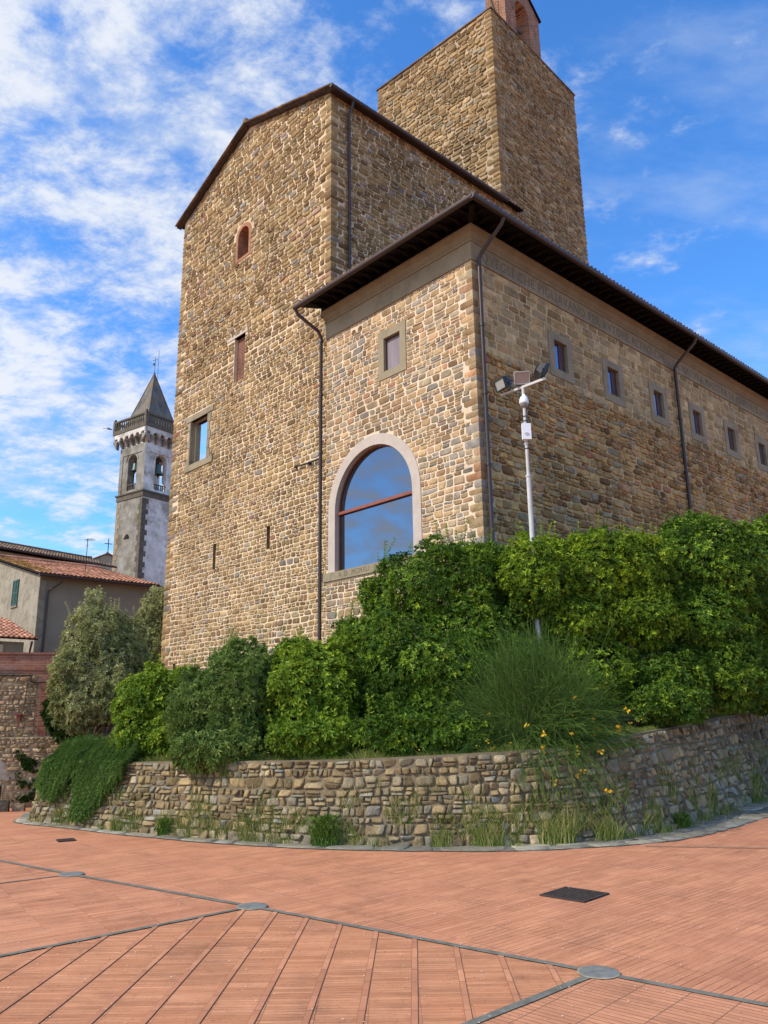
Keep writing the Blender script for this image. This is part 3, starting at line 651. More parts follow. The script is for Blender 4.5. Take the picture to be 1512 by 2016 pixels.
hole_b = [(2.1, bz + .02), (3.4, bz + .02)] + arc(3.0, bz + 1.95, .66, 0, 180, 12)
outb = [(b0, bz), (b1, bz), (b1, bt), gapex, (b0, bt)]
hb = [(2.34, bz), (3.66, bz)] + arc(3.0, bz + 1.95, .66, 0, 180, 12)
outb2 = [(b0, bz), (2.34, bz)] + arc(3.0, bz + 1.95, .66, 180, 0, 12) + [(3.66, bz), (b1, bz), (b1, bt), gapex, (b0, bt)]
fb = lambda s, t, d: TP(.05 + d, s, t)
prism(bg_, outb2, fb, 0, 1.15, 0)
for a in (b0 - .0, ): box(bg_, TP(.0, b0 + .02, bz), TV * .9, TU * -.0001, Z * .0001, 0)
bgo = bg_.build('bell_gable', M['brickT'], tower)
gc = Acc()
for (p, q) in (((b0 - .12, bt - .06), gapex), ((b1 + .12, bt - .06), gapex)):
    a = fb(p[0], p[1], -.1); b = fb(q[0], q[1], -.1); box(gc, a, b - a, TU * 1.35, Z * .08, 0)
gc.build('cap', M['soffit'], bgo)
bl = Acc(); lathe(bl, [(.02, .62), (.12, .6), (.17, .5), (.19, .25), (.26, .06), (.30, 0), (.26, .0)], TP(.6, 3.0, bz + .9), 16); tube(bl, [TP(.6, 2.34, bz + 1.55), TP(.6, 3.66, bz + 1.55)], .05, 6)
bl.build('bell', M['bronze'], bgo)
ir = Acc(); tube(ir, [TP(.35, b0 - .06, bz + .2), TP(.9, b0 - .06, bz + 2.4)], .03, 6); tube(ir, [TP(.42, b0 - .05, bz), TP(.42, b0 - .05, bz + 2.4)], .012, 5)
ir.build('iron_stay', M['iron'], bgo)

# ================================================================== WING
wing = thing('stone_wing', 'lower stone wing with deep dark eaves, inscribed frieze and big arched glass window', 'castle wing', W(3, 8, 2.0))
WL, WU = 30.0, 6.45; ZF, ZC, ZT = 14.02, 14.58, 14.95
aw = arch_hole(2.52, 5.98, 6.02, 7.93, 28)
swin = [(2.90, 11.87), (3.62, 11.87), (3.62, 12.97), (2.90, 12.97)]
v1 = arc(4.75, 13.76, .11, 0, 330, 12); v2 = arc(5.07, 13.74, .11, 0, 330, 12)
ww = Acc()
wallface(ww, [(0, 0.6), (WU, .6), (WU, ZT), (0, ZT)], [aw, swin, v1, v2], lambda s, t: W(s, 0, t), 1)
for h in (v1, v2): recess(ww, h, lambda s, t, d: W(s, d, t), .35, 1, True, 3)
sw = [4.02, 6.97, 9.91, 12.78, 15.66, 18.55, 21.4, 24.3, 27.2]
swh = [[(c - .33, 11.84), (c + .33, 11.84), (c + .33, 12.80), (c - .33, 12.80)] for c in sw]
wallface(ww, [(0, .6), (WL, .6), (WL, ZT), (0, ZT)], swh, lambda s, t: W(0, s, t), 2)
wallface(ww, [(0, .6), (WU, .6), (WU, ZT), (0, ZT)], [], lambda s, t: W(s, WL, t), 2)
wallface(ww, [(9, .6), (WL, .6), (WL, ZT), (9, ZT)], [], lambda s, t: W(WU + .3, s, t), 2)
box(ww, W(.05, .5, 2), U * .01, V * .01, Z * .01, 2)
def wf_holes(t):
    o = []
    if 5.74 < t < 6.03: o.append((2.1, 6.55))
    if 6.02 <= t < 10.04:
        h_ = 2.06 if t < 7.93 else math.sqrt(max(0, 2.06 ** 2 - (t - 7.93) ** 2)); o.append((4.25 - h_, 4.25 + h_))
    if 11.62 < t < 13.24: o.append((2.65, 3.87))
    if 13.62 < t < 13.88: o.append((4.62, 5.2))
    return o
qf, qs = quoins(ww, W(0, 0, 0), U, -V, V, -U, 2.0, ZF, seed=51, mi=0, hr=(.15, .27), lens=(.26, .48), relief=.025)
Pw = lambda s, t, n: W0 + s[..., None] * U - n[..., None] * V + t[..., None] * Z
stones(ww, Pw, 0, WU, 2.0, ZF - .01, rh=(.13, .25), asp=(1.2, 2.4), gap=.013, relief=.016, ex=(6, 16), seed=52, holes=wf_holes, bound=lambda t: (qf(t), WU), split=.34, tall=.12, jit=.14, wave=.14)
def wholes(t): return [(c - .62, c + .62) for c in sw if 11.56 < t < 13.06]
Pws = lambda s, t, n: W0 - n[..., None] * U + s[..., None] * V + t[..., None] * Z
stones(ww, Pws, 0, WL, 2.0, 11.35, rh=(.14, .27), asp=(1.2, 2.8), gap=.014, relief=.05, ex=(4, 10), seed=53, bound=lambda t: (qs(t), WL), split=.30, tall=.10, jit=.2, wave=.17, mi=4, tilt=.5)
stones(ww, Pws, 0, WL, 11.35, ZF - .01, rh=(.2, .3), asp=(1.2, 3.0), gap=.012, relief=.014, ex=(8, 18), seed=54, irr=.03, holes=wholes, bound=lambda t: (qs(t), WL), split=.12, tall=.04, jit=.04, wave=.05, mi=5)
M['ashlar'] = stone_mat('flat_ashlar', [(0, (.26, .165, .07)), (.3, (.41, .285, .13)), (.6, (.35, .265, .145)), (.85, (.47, .345, .175)), (1, (.34, .21, .10))], bump=.35)
ww.build('wall', [M['wing_stone'], M['wing_mortar'], M['rug_mortar'], M['dark'], M['rug_stone'], M['ashlar']], wing)
# frieze, cornice
fr = Acc(); P0 = .035
wbox(fr, -P0, WU + .02, -P0, .0, ZF, ZC); wbox(fr, -P0, -.0, 0.0, WL, ZF, ZC)
wbox(fr, -P0 - .012, WU + .02, -P0 - .012, -P0, ZF, ZF + .035); wbox(fr, -P0 - .012, -P0, -P0, WL, ZF, ZF + .035)
fro = fr.build('frieze', M['dress'], wing)
co = Acc(); prof = [(0, ZC), (.06, ZC + .01), (.07, ZC + .07), (.12, ZC + .12), (.17, ZC + .22), (.26, ZC + .27), (.27, ZT), (0, ZT)]
n = len(prof); ring = []
for (uu, vv, sx, sy) in ((WU + .02, 0, 0, 1), (0, 0, 1, 1), (0, WL, 1, 0)):
    ring.append([W(uu - sx * (p + .0), vv - sy * p, z) for p, z in prof])
vv_ = np.array(ring).reshape(-1, 3); co.add(vv_, [np.array([[k * n + i, k * n + (i + 1) % n, (k + 1) * n + (i + 1) % n, (k + 1) * n + i] for k in range(2) for i in range(n)]), np.arange(n).reshape(1, -1)], 0)
co.build('cornice', M['cornice'], wing)
def text_obj(name, body, size, origin_pt, X, Y, width, parent, extr=.004, mt='letter'):
    cu = bpy.data.curves.new(name, 'FONT'); cu.body = body; cu.size = size; cu.extrude = extr; cu.space_character = 1.12; cu.resolution_u = 3
    to = bpy.data.objects.new(name + '_curve', cu); col.objects.link(to)
    dg = bpy.context.evaluated_depsgraph_get(); me = bpy.data.meshes.new_from_object(to.evaluated_get(dg)); me.name = name
    bpy.data.objects.remove(to); bpy.data.curves.remove(cu)
    co_ = np.zeros(len(me.vertices) * 3); me.vertices.foreach_get('co', co_); co_ = co_.reshape(-1, 3)
    k = width / (co_[:, 0].max() - co_[:, 0].min()); Nn = np.cross(X, Y)
    p = origin_pt + (co_[:, 0:1] - co_[:, 0].min()) * k * X + co_[:, 1:2] * Y + co_[:, 2:3] * Nn - ORG[parent.name]
    me.vertices.foreach_set('co', p.astype(np.float32).ravel()); me.materials.clear(); me.materials.append(M[mt]); me.update()
    o = bpy.data.objects.new(name, me); col.objects.link(o); o.parent = parent; ORG[o.name] = ORG[parent.name]; return o
text_obj('inscription', 'QVEGLI CHE PIGLIAVANO PER AVTORE ALTRO CHE', .44, W(-P0 - .002, .42, ZF + .14), V, Z, 10.3, fro)
text_obj('inscription', "LA NATVRA MAESTRA DE MAESTRI S AFFATICAVANO INVANO", .44, W(-P0 - .002, 11.3, ZF + .14), V, Z, 12.6, fro)
# roof with carved rafters
OVH = 1.0; ZG = 14.98; slope = .30
ro = Acc(); RU = WU + .42
eA = W(-OVH, -OVH, ZG + .07)
def rz(p): return ZG + .07 + slope * (p + OVH)
rd_ = 7.4
# front plane and side plane (hip), 6 cm boards + tiles
hipu = WU + .0; run = hipu + OVH
a = W(-OVH, -OVH, rz(-OVH)); c = W(hipu, hipu, rz(hipu)); b = W(RU, -OVH, rz(-OVH)); d = W(RU, hipu, rz(hipu))
def slab(acc, pts, th, mi):
    pts = np.array(pts); k = len(pts); acc.add(np.vstack([pts, pts + Z * th]), [np.array([list(range(k))[::-1]]), np.array([[k + i for i in range(k)]]), np.array([[i, (i + 1) % k, k + (i + 1) % k, k + i] for i in range(k)])], mi)
slab(ro, [a, b, d, c], .05, 1)
e = W(-OVH, WL + 1, rz(-OVH)); f = W(hipu, WL + 1, rz(hipu)); slab(ro, [a, c, f, e], .05, 1)
Tf = (V + slope * Z); Tf /= np.linalg.norm(Tf); Ts = (U + slope * Z); Ts /= np.linalg.norm(Ts)
sl = math.sqrt(1 + slope ** 2)
tiles(ro, W(-OVH - .02, -OVH, rz(-OVH) + .05), U, Tf, int((RU + OVH) / .21), int(run * sl / .36), mi=0, clip=lambda s, t: s > t / sl, seed=61)
tiles(ro, W(-OVH, -OVH - .02, rz(-OVH) + .05), V, Ts, int((WL + 1 + OVH) / .21), int(run * sl / .36), mi=0, clip=lambda s, t: s > t / sl, seed=62)
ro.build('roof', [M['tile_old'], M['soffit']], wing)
rprof = [(0.0, 0), (.22, -.02), (.32, -.07), (.42, -.05), (.52, -.11), (.66, -.17), (.78, -.15), (.90, -.20), (1.0, -.20), (1.0, .0)]
raf = []
def rafter(base, d, wv):
    ac = Acc(); L_ = OVH - .10
    pts = [(L_ * (1 - s) if False else L_ * (1 - s), t) for s, t in rprof]
    prism(ac, pts, lambda s, t, w: base + d * s + Z * (slope * (L_ - s) + t - .0) + wv * w, -.045, .045, 0); return ac
allr = []
for uu in np.arange(-.3, 6.8, .42):
    allr.append(rafter(W(uu, 0, ZG + .05 + slope * .1), -V, U))
for vv in np.arange(-.3, WL, .42):
    allr.append(rafter(W(0, vv, ZG + .05 + slope * .1), -U, V))
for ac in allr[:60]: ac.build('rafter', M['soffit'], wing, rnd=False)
rest = Acc()
for ac in allr[60:]: rest.merge(ac)
rs = rest.build('far_rafter', M['soffit'], wing, rnd=False); rs['kind'] = 'stuff'
dg_ = (-(U + V)) / math.sqrt(2); hipr = Acc(); box(hipr, W(.1, .1, ZT + .04) - np.cross(dg_, Z) * .07, dg_ * 1.25, np.cross(dg_, Z) * .14, Z * .16); hipr.build('hip_rafter', M['soffit'], wing)
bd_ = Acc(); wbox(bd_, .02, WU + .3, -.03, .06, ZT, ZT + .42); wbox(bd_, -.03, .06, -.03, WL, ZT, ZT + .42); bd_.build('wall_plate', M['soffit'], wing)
gu = Acc(); GO = OVH + .05
for p, q in ((W(RU + .02, -GO, ZG + .02), W(-GO, -GO, ZG + .02)), (W(-GO, -GO - .06, ZG + .02), W(-GO, WL, ZG + .02))): tube(gu, [p, q], .085, 10)
for i in range(34): 
    p = W(-GO - .03, -GO + i * .85, ZG + .10); tube(gu, [p, p + Z * .06], .02, 5)
for i in range(8):
    p = W(-GO + i * .9, -GO - .03, ZG + .10); tube(gu, [p, p + Z * .06], .02, 5)
gu.build('gutter', M['gutter'], wing)
def pipe(pts, rings):
    a_ = Acc(); tube(a_, pts, .058, 12)
    for p in rings: tube(a_, [p, p + Z * .07], .073, 12)
    return a_.build('downpipe', M['gutter'], wing)
pipe([W(-GO + .02, .22, ZG - .04), W(-GO + .10, .22, ZG - .20), W(-.22, .20, 14.22), W(-.13, .19, 14.05), W(-.12, .19, 13.9), W(-.12, .19, 2.2)], [W(-.12, .19, z) for z in (12, 10, 8, 6)])
pipe([W(-GO + .02, 11.22, ZG - .04), W(-GO + .10, 11.22, ZG - .20), W(-.22, 11.18, 14.18), W(-.13, 11.17, 14.0), W(-.13, 11.17, 2.2)], [W(-.13, 11.17, z) for z in (12, 10, 8, 6)])
pipe([W(6.85, -GO + .02, ZG - .03), W(6.83, -GO + .1, ZG - .2), W(6.62, -.25, 14.32), W(6.60, -.13, 14.1), W(6.60, -.12, 2.2)], [W(6.60, -.12, z) for z in (13.95, 12, 10, 8, 6)])
# arched window
fa = Acc()
def fr_in(s, t, d): return W(s, d, t)
outA = [(2.19, 6.02), (2.52, 6.02)] + arc(4.25, 7.93, 1.73, 0, 180, 28)[::1] + [(5.98, 6.02), (6.35, 6.02)]
# ring as quads between the inner and the outer outline
inn = [(2.52, 6.02), (2.52, 7.93)] + arc(4.25, 7.93, 1.73, 180, 0, 30)[1:-1] + [(5.98, 7.93), (5.98, 6.02)]
inn = [(4.25 - 1.73, 6.02)] + arc(4.25, 7.93, 1.73, 180, 0, 30) + [(4.25 + 1.73, 6.02)]
oun = [(4.25 - 2.06, 6.02)] + arc(4.25, 7.93, 2.06, 180, 0, 30) + [(4.25 + 2.06, 6.02)]
k = len(inn)
fv = np.array([W(s, -.03, t) for s, t in inn] + [W(s, -.03, t) for s, t in oun] + [W(s, .30, t) for s, t in inn] + [W(s, .02, t) for s, t in oun])
qq = [[i, i + 1, k + i + 1, k + i] for i in range(k - 1)] + [[2 * k + i, 2 * k + i + 1, i + 1, i] for i in range(k - 1)] + [[k + i, k + i + 1, 3 * k + i + 1, 3 * k + i] for i in range(k - 1)]
fa.add(fv, [np.array(qq)], 0)
fao = fa.build('arched_window', M['dress_pale'], wing)
sl_ = Acc(); wbox(sl_, 2.08, 6.56, -.07, .32, 5.76, 6.02); slo = sl_.build('sill', M['dress'], fao)
text_obj('date_inscription', 'A. D.  MCMXLI   E.F.  XIX', .22, W(5.75, -.072, 5.83), -U, Z, 2.45, wing)
gl = Acc(); tri_in = inn
wallface(gl, [(s, t) for s, t in inn], [], lambda s, t: W(s, .17, t), 0); gl.build('pane', M['glass'], fao)
tf = Acc(); r2 = 1.695
inn2 = [(4.25 - r2, 6.06)] + arc(4.25, 7.93, r2, 180, 0, 30) + [(4.25 + r2, 6.06)]
tf.add(np.array([W(s, .13, t) for s, t in inn] + [W(s, .13, t) for s, t in inn2] + [W(s, .17, t) for s, t in inn2]), [np.array([[i, i + 1, k + i + 1, k + i] for i in range(k - 1)] + [[k + i, k + i + 1, 2 * k + i + 1, 2 * k + i] for i in range(k - 1)])], 0)
wbox(tf, 2.53, 5.97, .08, .168, 7.83, 7.92)
tf.build('frame', M['redframe'], fao)
# small framed windows
def small_window(P, c, hw_, z0, z1, fw, ft, fb, deep=.11, mtg='glass_dark', leaf=.03):
    """P(s, z, d) with d outward"""
    a_ = Acc()
    o = [(c - hw_ - fw, z0 - fb), (c + hw_ + fw, z0 - fb), (c + hw_ + fw, z1 + ft), (c - hw_ - fw, z1 + ft)]; i_ = [(c - hw_, z0), (c + hw_, z0), (c + hw_, z1), (c - hw_, z1)]
    wallface(a_, o, [i_], lambda s, t: P(s, t, .035))
    a_.add(np.array([P(s, t, .035) for s, t in o] + [P(s, t, -.02) for s, t in o]), [np.array([[q, (q + 1) % 4, 4 + (q + 1) % 4, 4 + q] for q in range(4)])])
    recess(a_, i_, lambda s, t, d: P(s, t, .035 - d), deep + .035, 0, False)
    w_ = a_.build('window', M['dress'], wing)
    p_ = Acc(); p_.add(np.array([P(s, t, -deep + .01) for s, t in i_]), [np.array([[0, 1, 2, 3]])]); p_.build('pane', M[mtg], w_)
    f_ = Acc()
    for (x0, x1, y0, y1) in ((c - hw_, c - hw_ + .03, z0, z1), (c + hw_ - leaf, c + hw_, z0, z1), (c - hw_ + .03, c + hw_ - leaf, z1 - .04, z1)):
        f_.add(np.array([P(s, t, dd) for dd in (-deep + .012, -deep + .032) for s, t in ((x0, y0), (x1, y0), (x1, y1), (x0, y1))]), [BF])
    f_.build('frame', M['frame'], w_); return w_
M['frame'] = rough_mat('brown_window_frame', (.06, .028, .03), (.11, .055, .05), 4, rough=.5)
M['panel'] = rough_mat('weathered_wood_panel', (.17, .135, .15), (.30, .25, .265), 6, rough=.6, vscale=(1, 1, .12))
small_window(lambda s, t, d: W(s, -d, t), 3.26, .36, 11.87, 12.97, .25, .27, .24, mtg='panel')
for c_ in sw[:7]: small_window(lambda s, t, d: W(-d, s, t), c_, .33, 11.84, 12.80, .28, .24, .27, leaf=.30)
# ================================================================== GROUND
def sst(a, b, x): t = np.clip((x - a) / (b - a), 0, 1); return t * t * (3 - 2 * t)
def gz(x, y): return -.66 * sst(14.5, 24, y) * sst(-4, -8, x)
xs = np.concatenate([np.linspace(-300, -30, 8), np.linspace(-24, -3, 43), np.linspace(-1, 30, 12), np.linspace(60, 300, 5)])
ys = np.concatenate([[-300, -60, -10, 0], np.linspace(6, 30, 49), np.linspace(45, 400, 8)])
gx, gy = np.meshgrid(xs, ys); gzv = gz(gx, gy)
g = Acc(); nx_, ny_ = len(xs), len(ys)
idx = np.arange(nx_ * ny_).reshape(ny_, nx_)
g.add(np.stack([gx, gy, gzv], -1).reshape(-1, 3), [np.stack([idx[:-1, :-1], idx[:-1, 1:], idx[1:, 1:], idx[1:, :-1]], -1).reshape(-1, 4)])
az = lambda d: (math.sin(R(d)), math.cos(R(d)), 0)
TC1, TC2, TCM = (.60, .265, .14), (.50, .21, .108), (.22, .11, .07)
M['pave1'] = brick_mat('brick_paving_long_courses', TC1, TC2, (.14, .065, .04), .50, .062, .0045, (az(47), az(137)), bump=.35, mottle=.18, streak=(2.2, 55), c3=(.40, .15, .085), offset=.0, bd=.004, jointvar=1)
M['pave2'] = brick_mat('brick_paving_west_bay', (.60, .265, .14), (.47, .19, .097), TCM, .42, .055, .004, (az(56), az(146)), bump=.3, mottle=.2, streak=(2.2, 55), c3=(.52, .24, .13), offset=0.0, bd=.004, jointvar=1)
M['pave3'] = brick_mat('brick_paving_front_bay', (.60, .27, .14), (.45, .19, .092), TCM, .306, .045, .0035, (az(90), az(0)), bump=.3, mottle=.2, streak=(3, 60), c3=(.50, .18, .075), offset=0.0, bd=.004, jointvar=1)
M['pave4'] = brick_mat('brick_paving_east_bay', (.60, .265, .14), (.51, .22, .117), TCM, .285, .05, .004, (az(132), az(42)), bump=.35, mottle=.16, streak=(2.5, 55), offset=0.0, bd=.004)
M['strip'] = brick_mat('soldier_strip_brick', (.56, .25, .132), (.43, .18, .095), (.22, .10, .065), .26, 5, .004, (az(2), az(92)), mottle=.25, offset=0.0, bd=.004)
struct(g.build('ground', M['pave1']))
RD0, RD1, RD2 = A(-3.55, 9.63), A(-1.25, 7.92), A(1.37, 5.85)
dA = (RD2 - RD1) / np.linalg.norm(RD2 - RD1); dP = A(-dA[1], dA[0])      # dA runs right and towards the viewer
bdir = A(math.sin(R(-133)), math.cos(R(-133)))
def poly(name, pts, z, m, org=(0, 0, 0)):
    a_ = Acc(); tri = tessellate_polygon([[Vector((p[0], p[1], 0)) for p in pts]]); v = np.array([[p[0], p[1], z] for p in pts])
    tt = np.array([list(t) for t in tri]); nrm = np.cross(v[tt[0, 1]] - v[tt[0, 0]], v[tt[0, 2]] - v[tt[0, 0]])
    if nrm[2] < 0: tt = tt[:, ::-1]
    a_.add(v, [tt]); o = a_.build(name, m, None, A(*org)); o.location = org; return struct(o)
poly('paving_front_bay', [RD1, RD2, RD2 + bdir * 9, RD1 + bdir * 9], .004, M['pave3'], (-.13, 0, 0))
poly('paving_west_bay', [RD1, RD0 - dA * 9, RD0 - dA * 9 + bdir * 12, RD1 + bdir * 9], .005, M['pave2'])
poly('paving_east_bay', [RD2, RD2 + dA * 9, RD2 + dA * 9 + bdir * 9, RD2 + bdir * 9], .006, M['pave4'])
M['edge'] = mat('joint_dirt', (.20, .09, .055), .9)
M['disc'] = rough_mat('grey_disc_stone', (.13, .135, .125), (.22, .225, .21), 14, bump=.5, bd=.006)
# soldier strips across the front bay
st = Acc(); sdir = A(math.sin(R(1.9)), math.cos(R(1.9))); sper = A(sdir[1], -sdir[0])
def ray_line(p, d, q, e):   # p+t d hits q + s e
    den = d[0] * e[1] - d[1] * e[0]; return ((q[0] - p[0]) * e[1] - (q[1] - p[1]) * e[0]) / den
for i in range(-13, 8):
    for side in (0,):
        x0 = A(-.13 + i * .306, 7.0) - sdir * 8
        c0, c1 = x0, x0 + sper * .042; e_ = []
        for c_ in (c0, c1):
            tA = ray_line(c_, sdir, RD1, dA); s = ray_line(RD1, dA, c_, sdir)
            far = c_ + sdir * tA
            if np.dot(far - RD1, dA) < 0: far = c_ + sdir * ray_line(c_, sdir, RD1, bdir)
            near = c_ if True else None
            if np.dot(c_ + sdir * tA - RD1, dA) > np.linalg.norm(RD2 - RD1):
                far = None
            if np.dot(c_ - RD2, A(-bdir[1], bdir[0])) < 0:
                pass
            e_.append((c_, far))
        if e_[0][1] is None or e_[1][1] is None:
            continue
        # where the strip crosses the eastern band it stops there
        o_ = []
        for c_, far in e_:
            tC = ray_line(c_, sdir, RD2, bdir); pC = c_ + sdir * tC
            near = pC if np.dot(pC - RD2, bdir) > 0 and 0 < tC < np.linalg.norm(far - c_) else c_
            o_.append((near, far))
        v = np.array([[*o_[0][0], .008], [*o_[1][0], .008], [*o_[1][1], .008], [*o_[0][1], .008]]); st.add(v, [np.array([[0, 1, 2, 3]])], 1); e1_ = (v[1] - v[0]) * .06; e2_ = (v[2] - v[3]) * .06; v2 = np.array([v[0] + e1_, v[1] - e1_, v[2] - e2_, v[3] + e2_]) + A(0, 0, .0015); st.add(v2, [np.array([[0, 1, 2, 3]])])
struct(st.build('paving_strips', [M['strip'], M['edge']]))
bn = Acc(); bw_ = .032
def bandq(p, q, w, z=.011):
    d = (q - p) / np.linalg.norm(q - p); n_ = A(-d[1], d[0]) * w; k = max(2, int(np.linalg.norm(q - p) / .25)); jj = []
    for i in range(k + 1):
        c_ = p + (q - p) * i / k; jj.append([*(c_ - n_ * rng.uniform(.85, 1.15)), z]); jj.append([*(c_ + n_ * rng.uniform(.85, 1.15)), z])
    bn.add(np.array(jj), [np.array([[2 * i, 2 * i + 2, 2 * i + 3, 2 * i + 1] for i in range(k)])])
bandq(RD0 - dA * 9, RD0, bw_); bandq(RD0, RD1, bw_, .0112); bandq(RD1, RD2 + dA * 9, bw_ * .95, .0114); bandq(RD1, RD1 + bdir * 9, bw_ * .85, .0116); bandq(RD2, RD2 + bdir * 9, bw_, .0118)
bandq(RD0, RD0 + A(-.788, -.616) * 5, .02, .012); bandq(A(3.3, 11.05), A(9, 9.9), .018, .0122)
struct(bn.build('paving_bands', M['band']))
for i, (p, lab) in enumerate(((RD0, 'round grey stone disc where paving bands meet, farthest left of three'), (RD1, 'round grey stone disc where two paving bands meet, middle of three'), (RD2, 'round grey stone disc with worn centre at bottom right of the piazza'))):
    a_ = Acc(); lathe(a_, [(.0001, .014), (.03, .012), (.05, .014), (.118, .0145), (.128, .011)], [p[0], p[1], .003], 28, 0); lathe(a_, [(.128, .011), (.138, .012), (.14, .008)], [p[0], p[1], .003], 28, 1)
    o = a_.build('paving_disc', [M['disc'], M['slab']], None, A(p[0], p[1], 0)); o.location = (p[0], p[1], 0); tag(o, lab, 'paving disc', 'stone discs in the paving')
# cast iron cover
def cover(cpt, a_az, w, lab, name='drain_grate', nb=11):
    root = thing(name, lab, 'drain cover', A(cpt[0], cpt[1], 0)); d1 = A(*az(a_az)); d2 = A(*az(a_az + 90)); c_ = A(cpt[0], cpt[1], .003)
    f_ = Acc()
    for s, (p, q) in ((-1, (d1, d2)), (1, (d1, d2)), (-1, (d2, d1)), (1, (d2, d1))):
        box(f_, c_ + q * (s * w / 2 - .012) - p * (w / 2 + (.012 if p is d1 else -.012)), p * (w + (.024 if p is d1 else -.024)), q * .024, Z * .012)
    f_.build('frame', M['grate'], root)
    b_ = Acc(); box(b_, c_ - d1 * w / 2 - d2 * w / 2, d1 * w, d2 * w, Z * .003, 1)
    for i in range(nb):
        for j in range(nb):
            x = (i + .5) / nb * w - w / 2; y = (j + .5) / nb * w - w / 2; box(b_, c_ + d1 * (x - w / nb * .36) + d2 * (y - w / nb * .36) + Z * .003, d1 * w / nb * .72, d2 * w / nb * .72, Z * .006, 0)
    b_.build('plate', [M['grate'], M['dark']], root); return root
cover((1.755, 8.24), 43, .45, 'square dark cast iron cover set in the red brick paving')
cover((-4.66, 12.33), 60, .22, 'small dark cover in the paving near the far end of the garden wall', 'small_drain_cover', 5)
cover((3.42, 11.47), 60, .26, 'slotted dark drain grate in the stone gutter beside the garden wall', 'gutter_grate', 6)

# ================================================================== RETAINING WALL
base = [(-8.4, 24.2), (-7.1, 17.5), (-6.45, 15.5), (-6.18, 14.66), (-5.09, 13.88), (-4.19, 13.19), (-3.21, 12.6), (-2.49, 12.17), (-1.43, 11.7), (-.68, 11.45), (.44, 11.26), (1.56, 11.21), (2.26, 11.36), (3.0, 11.61), (3.55, 11.92), (4.34, 12.7), (5.95, 14.78), (7.51, 16.72), (10, 19.5), (15, 24.5)]
topz = [.7, .85, .95, 1.0, 1.0, 1.02, 1.05, 1.06, 1.08, 1.09, 1.13, 1.17, 1.20, 1.24, 1.30, 1.38, 1.50, 1.62, 1.75, 2.0]
def smooth_poly(p, z, n):
    p = np.array(p, float); o = []; 
    for i in range(len(p) - 1):
        p0, p1, p2, p3 = p[max(i - 1, 0)], p[i], p[i + 1], p[min(i + 2, len(p) - 1)]
        for t in np.linspace(0, 1, n, endpoint=False):
            q = .5 * ((2 * p1) + (-p0 + p2) * t + (2 * p0 - 5 * p1 + 4 * p2 - p3) * t * t + (-p0 + 3 * p1 - 3 * p2 + p3) * t ** 3)
            o.append([*q, z[i] + (z[i + 1] - z[i]) * t])
    o.append([*p[-1], z[-1]]); return np.array(o)
bl_ = smooth_poly(base, topz, 8)
tan = np.gradient(bl_[:, :2], axis=0); tan /= np.linalg.norm(tan, axis=1)[:, None]; nor = np.stack([tan[:, 1], -tan[:, 0]], 1)     # outward = towards the piazza
BS = np.concatenate([[0], np.cumsum(np.linalg.norm(np.diff(bl_[:, :2], axis=0), axis=1))]); BZ = gz(bl_[:, 0], bl_[:, 1])
BAT = .27
def rwP(s, t, n):
    """s metres along the base, t 0..1 of the height, n outward"""
    x = np.interp(s, BS, bl_[:, 0]); y = np.interp(s, BS, bl_[:, 1]); h = np.interp(s, BS, bl_[:, 2]); nx = np.interp(s, BS, nor[:, 0]); ny = np.interp(s, BS, nor[:, 1]); z0 = np.interp(s, BS, BZ) - .02
    back = BAT * h * t
    return np.stack([x - nx * (back - n), y - ny * (back - n), z0 + (h - z0) * t + n * .25], -1)
rw = Acc(); ss = np.linspace(0, BS[-1], 160)
g_ = rwP(np.tile(ss, 2), np.repeat([0, 1], 160), np.zeros(320)); g2 = rwP(ss, np.ones(160), np.full(160, -.35)); g2[:, 2] = g_[160:, 2]
gg = np.vstack([g_, g2]); i = np.arange(159)
rw.add(gg, [np.stack([i, i + 1, 160 + i + 1, 160 + i], -1), np.stack([160 + i, 160 + i + 1, 320 + i + 1, 320 + i], -1)], 1)
hs_ = BS[-1]
stones(rw, rwP, 0.0, hs_, 0, 1.0, rh=(.075, .155), asp=(1.0, 2.5), gap=.004, relief=.028, ex=(5, 16), seed=77, split=.38, tall=.17, jit=.25, wave=.18, tilt=.9, irr=.25)
tag(rw.build('garden_retaining_wall', [M['ret_stone'], M['ret_soil']]), 'curved sloping retaining wall of rough dry stones between the paving and the hedges', 'retaining wall')
# stone gutter at its foot
def gw(s): return np.interp(s, [0, 9, 12, 17, 20, 24, 28, hs_], [.3, .30, .27, .40, .52, .85, 1.0, 1.0])
def guP(s, t, n):
    x = np.interp(s, BS, bl_[:, 0]); y = np.interp(s, BS, bl_[:, 1]); nx = np.interp(s, BS, nor[:, 0]); ny = np.interp(s, BS, nor[:, 1]); w = gw(s)
    return np.stack([x + nx * (t * w - .05), y + ny * (t * w - .05), gz(x, y) + .010 + n], -1)
gs_ = Acc(); q_ = np.linspace(3, hs_, 200); v = np.vstack([guP(q_, np.zeros(200), np.zeros(200)), guP(q_, np.full(200, 1.0) + rng.uniform(-.05, .05, 200), np.zeros(200))]); i = np.arange(199)
gs_.add(v, [np.stack([i, 200 + i, 200 + i + 1, i + 1], -1)], 1)
stones(gs_, guP, 3, 18.5, 0, 1.0, rh=(.95, 1.0), asp=(.3, .8), gap=.02, relief=.010, ex=(5, 12), seed=75, split=0, jit=.03, wave=0)
stones(gs_, guP, 18.5, hs_, 0, 1.0, rh=(.45, .55), asp=(.6, 1.6), gap=.02, relief=.010, ex=(6, 14), seed=76, split=0, jit=.06, wave=.02)
struct(gs_.build('stone_gutter', [M['slab'], M['band']]))
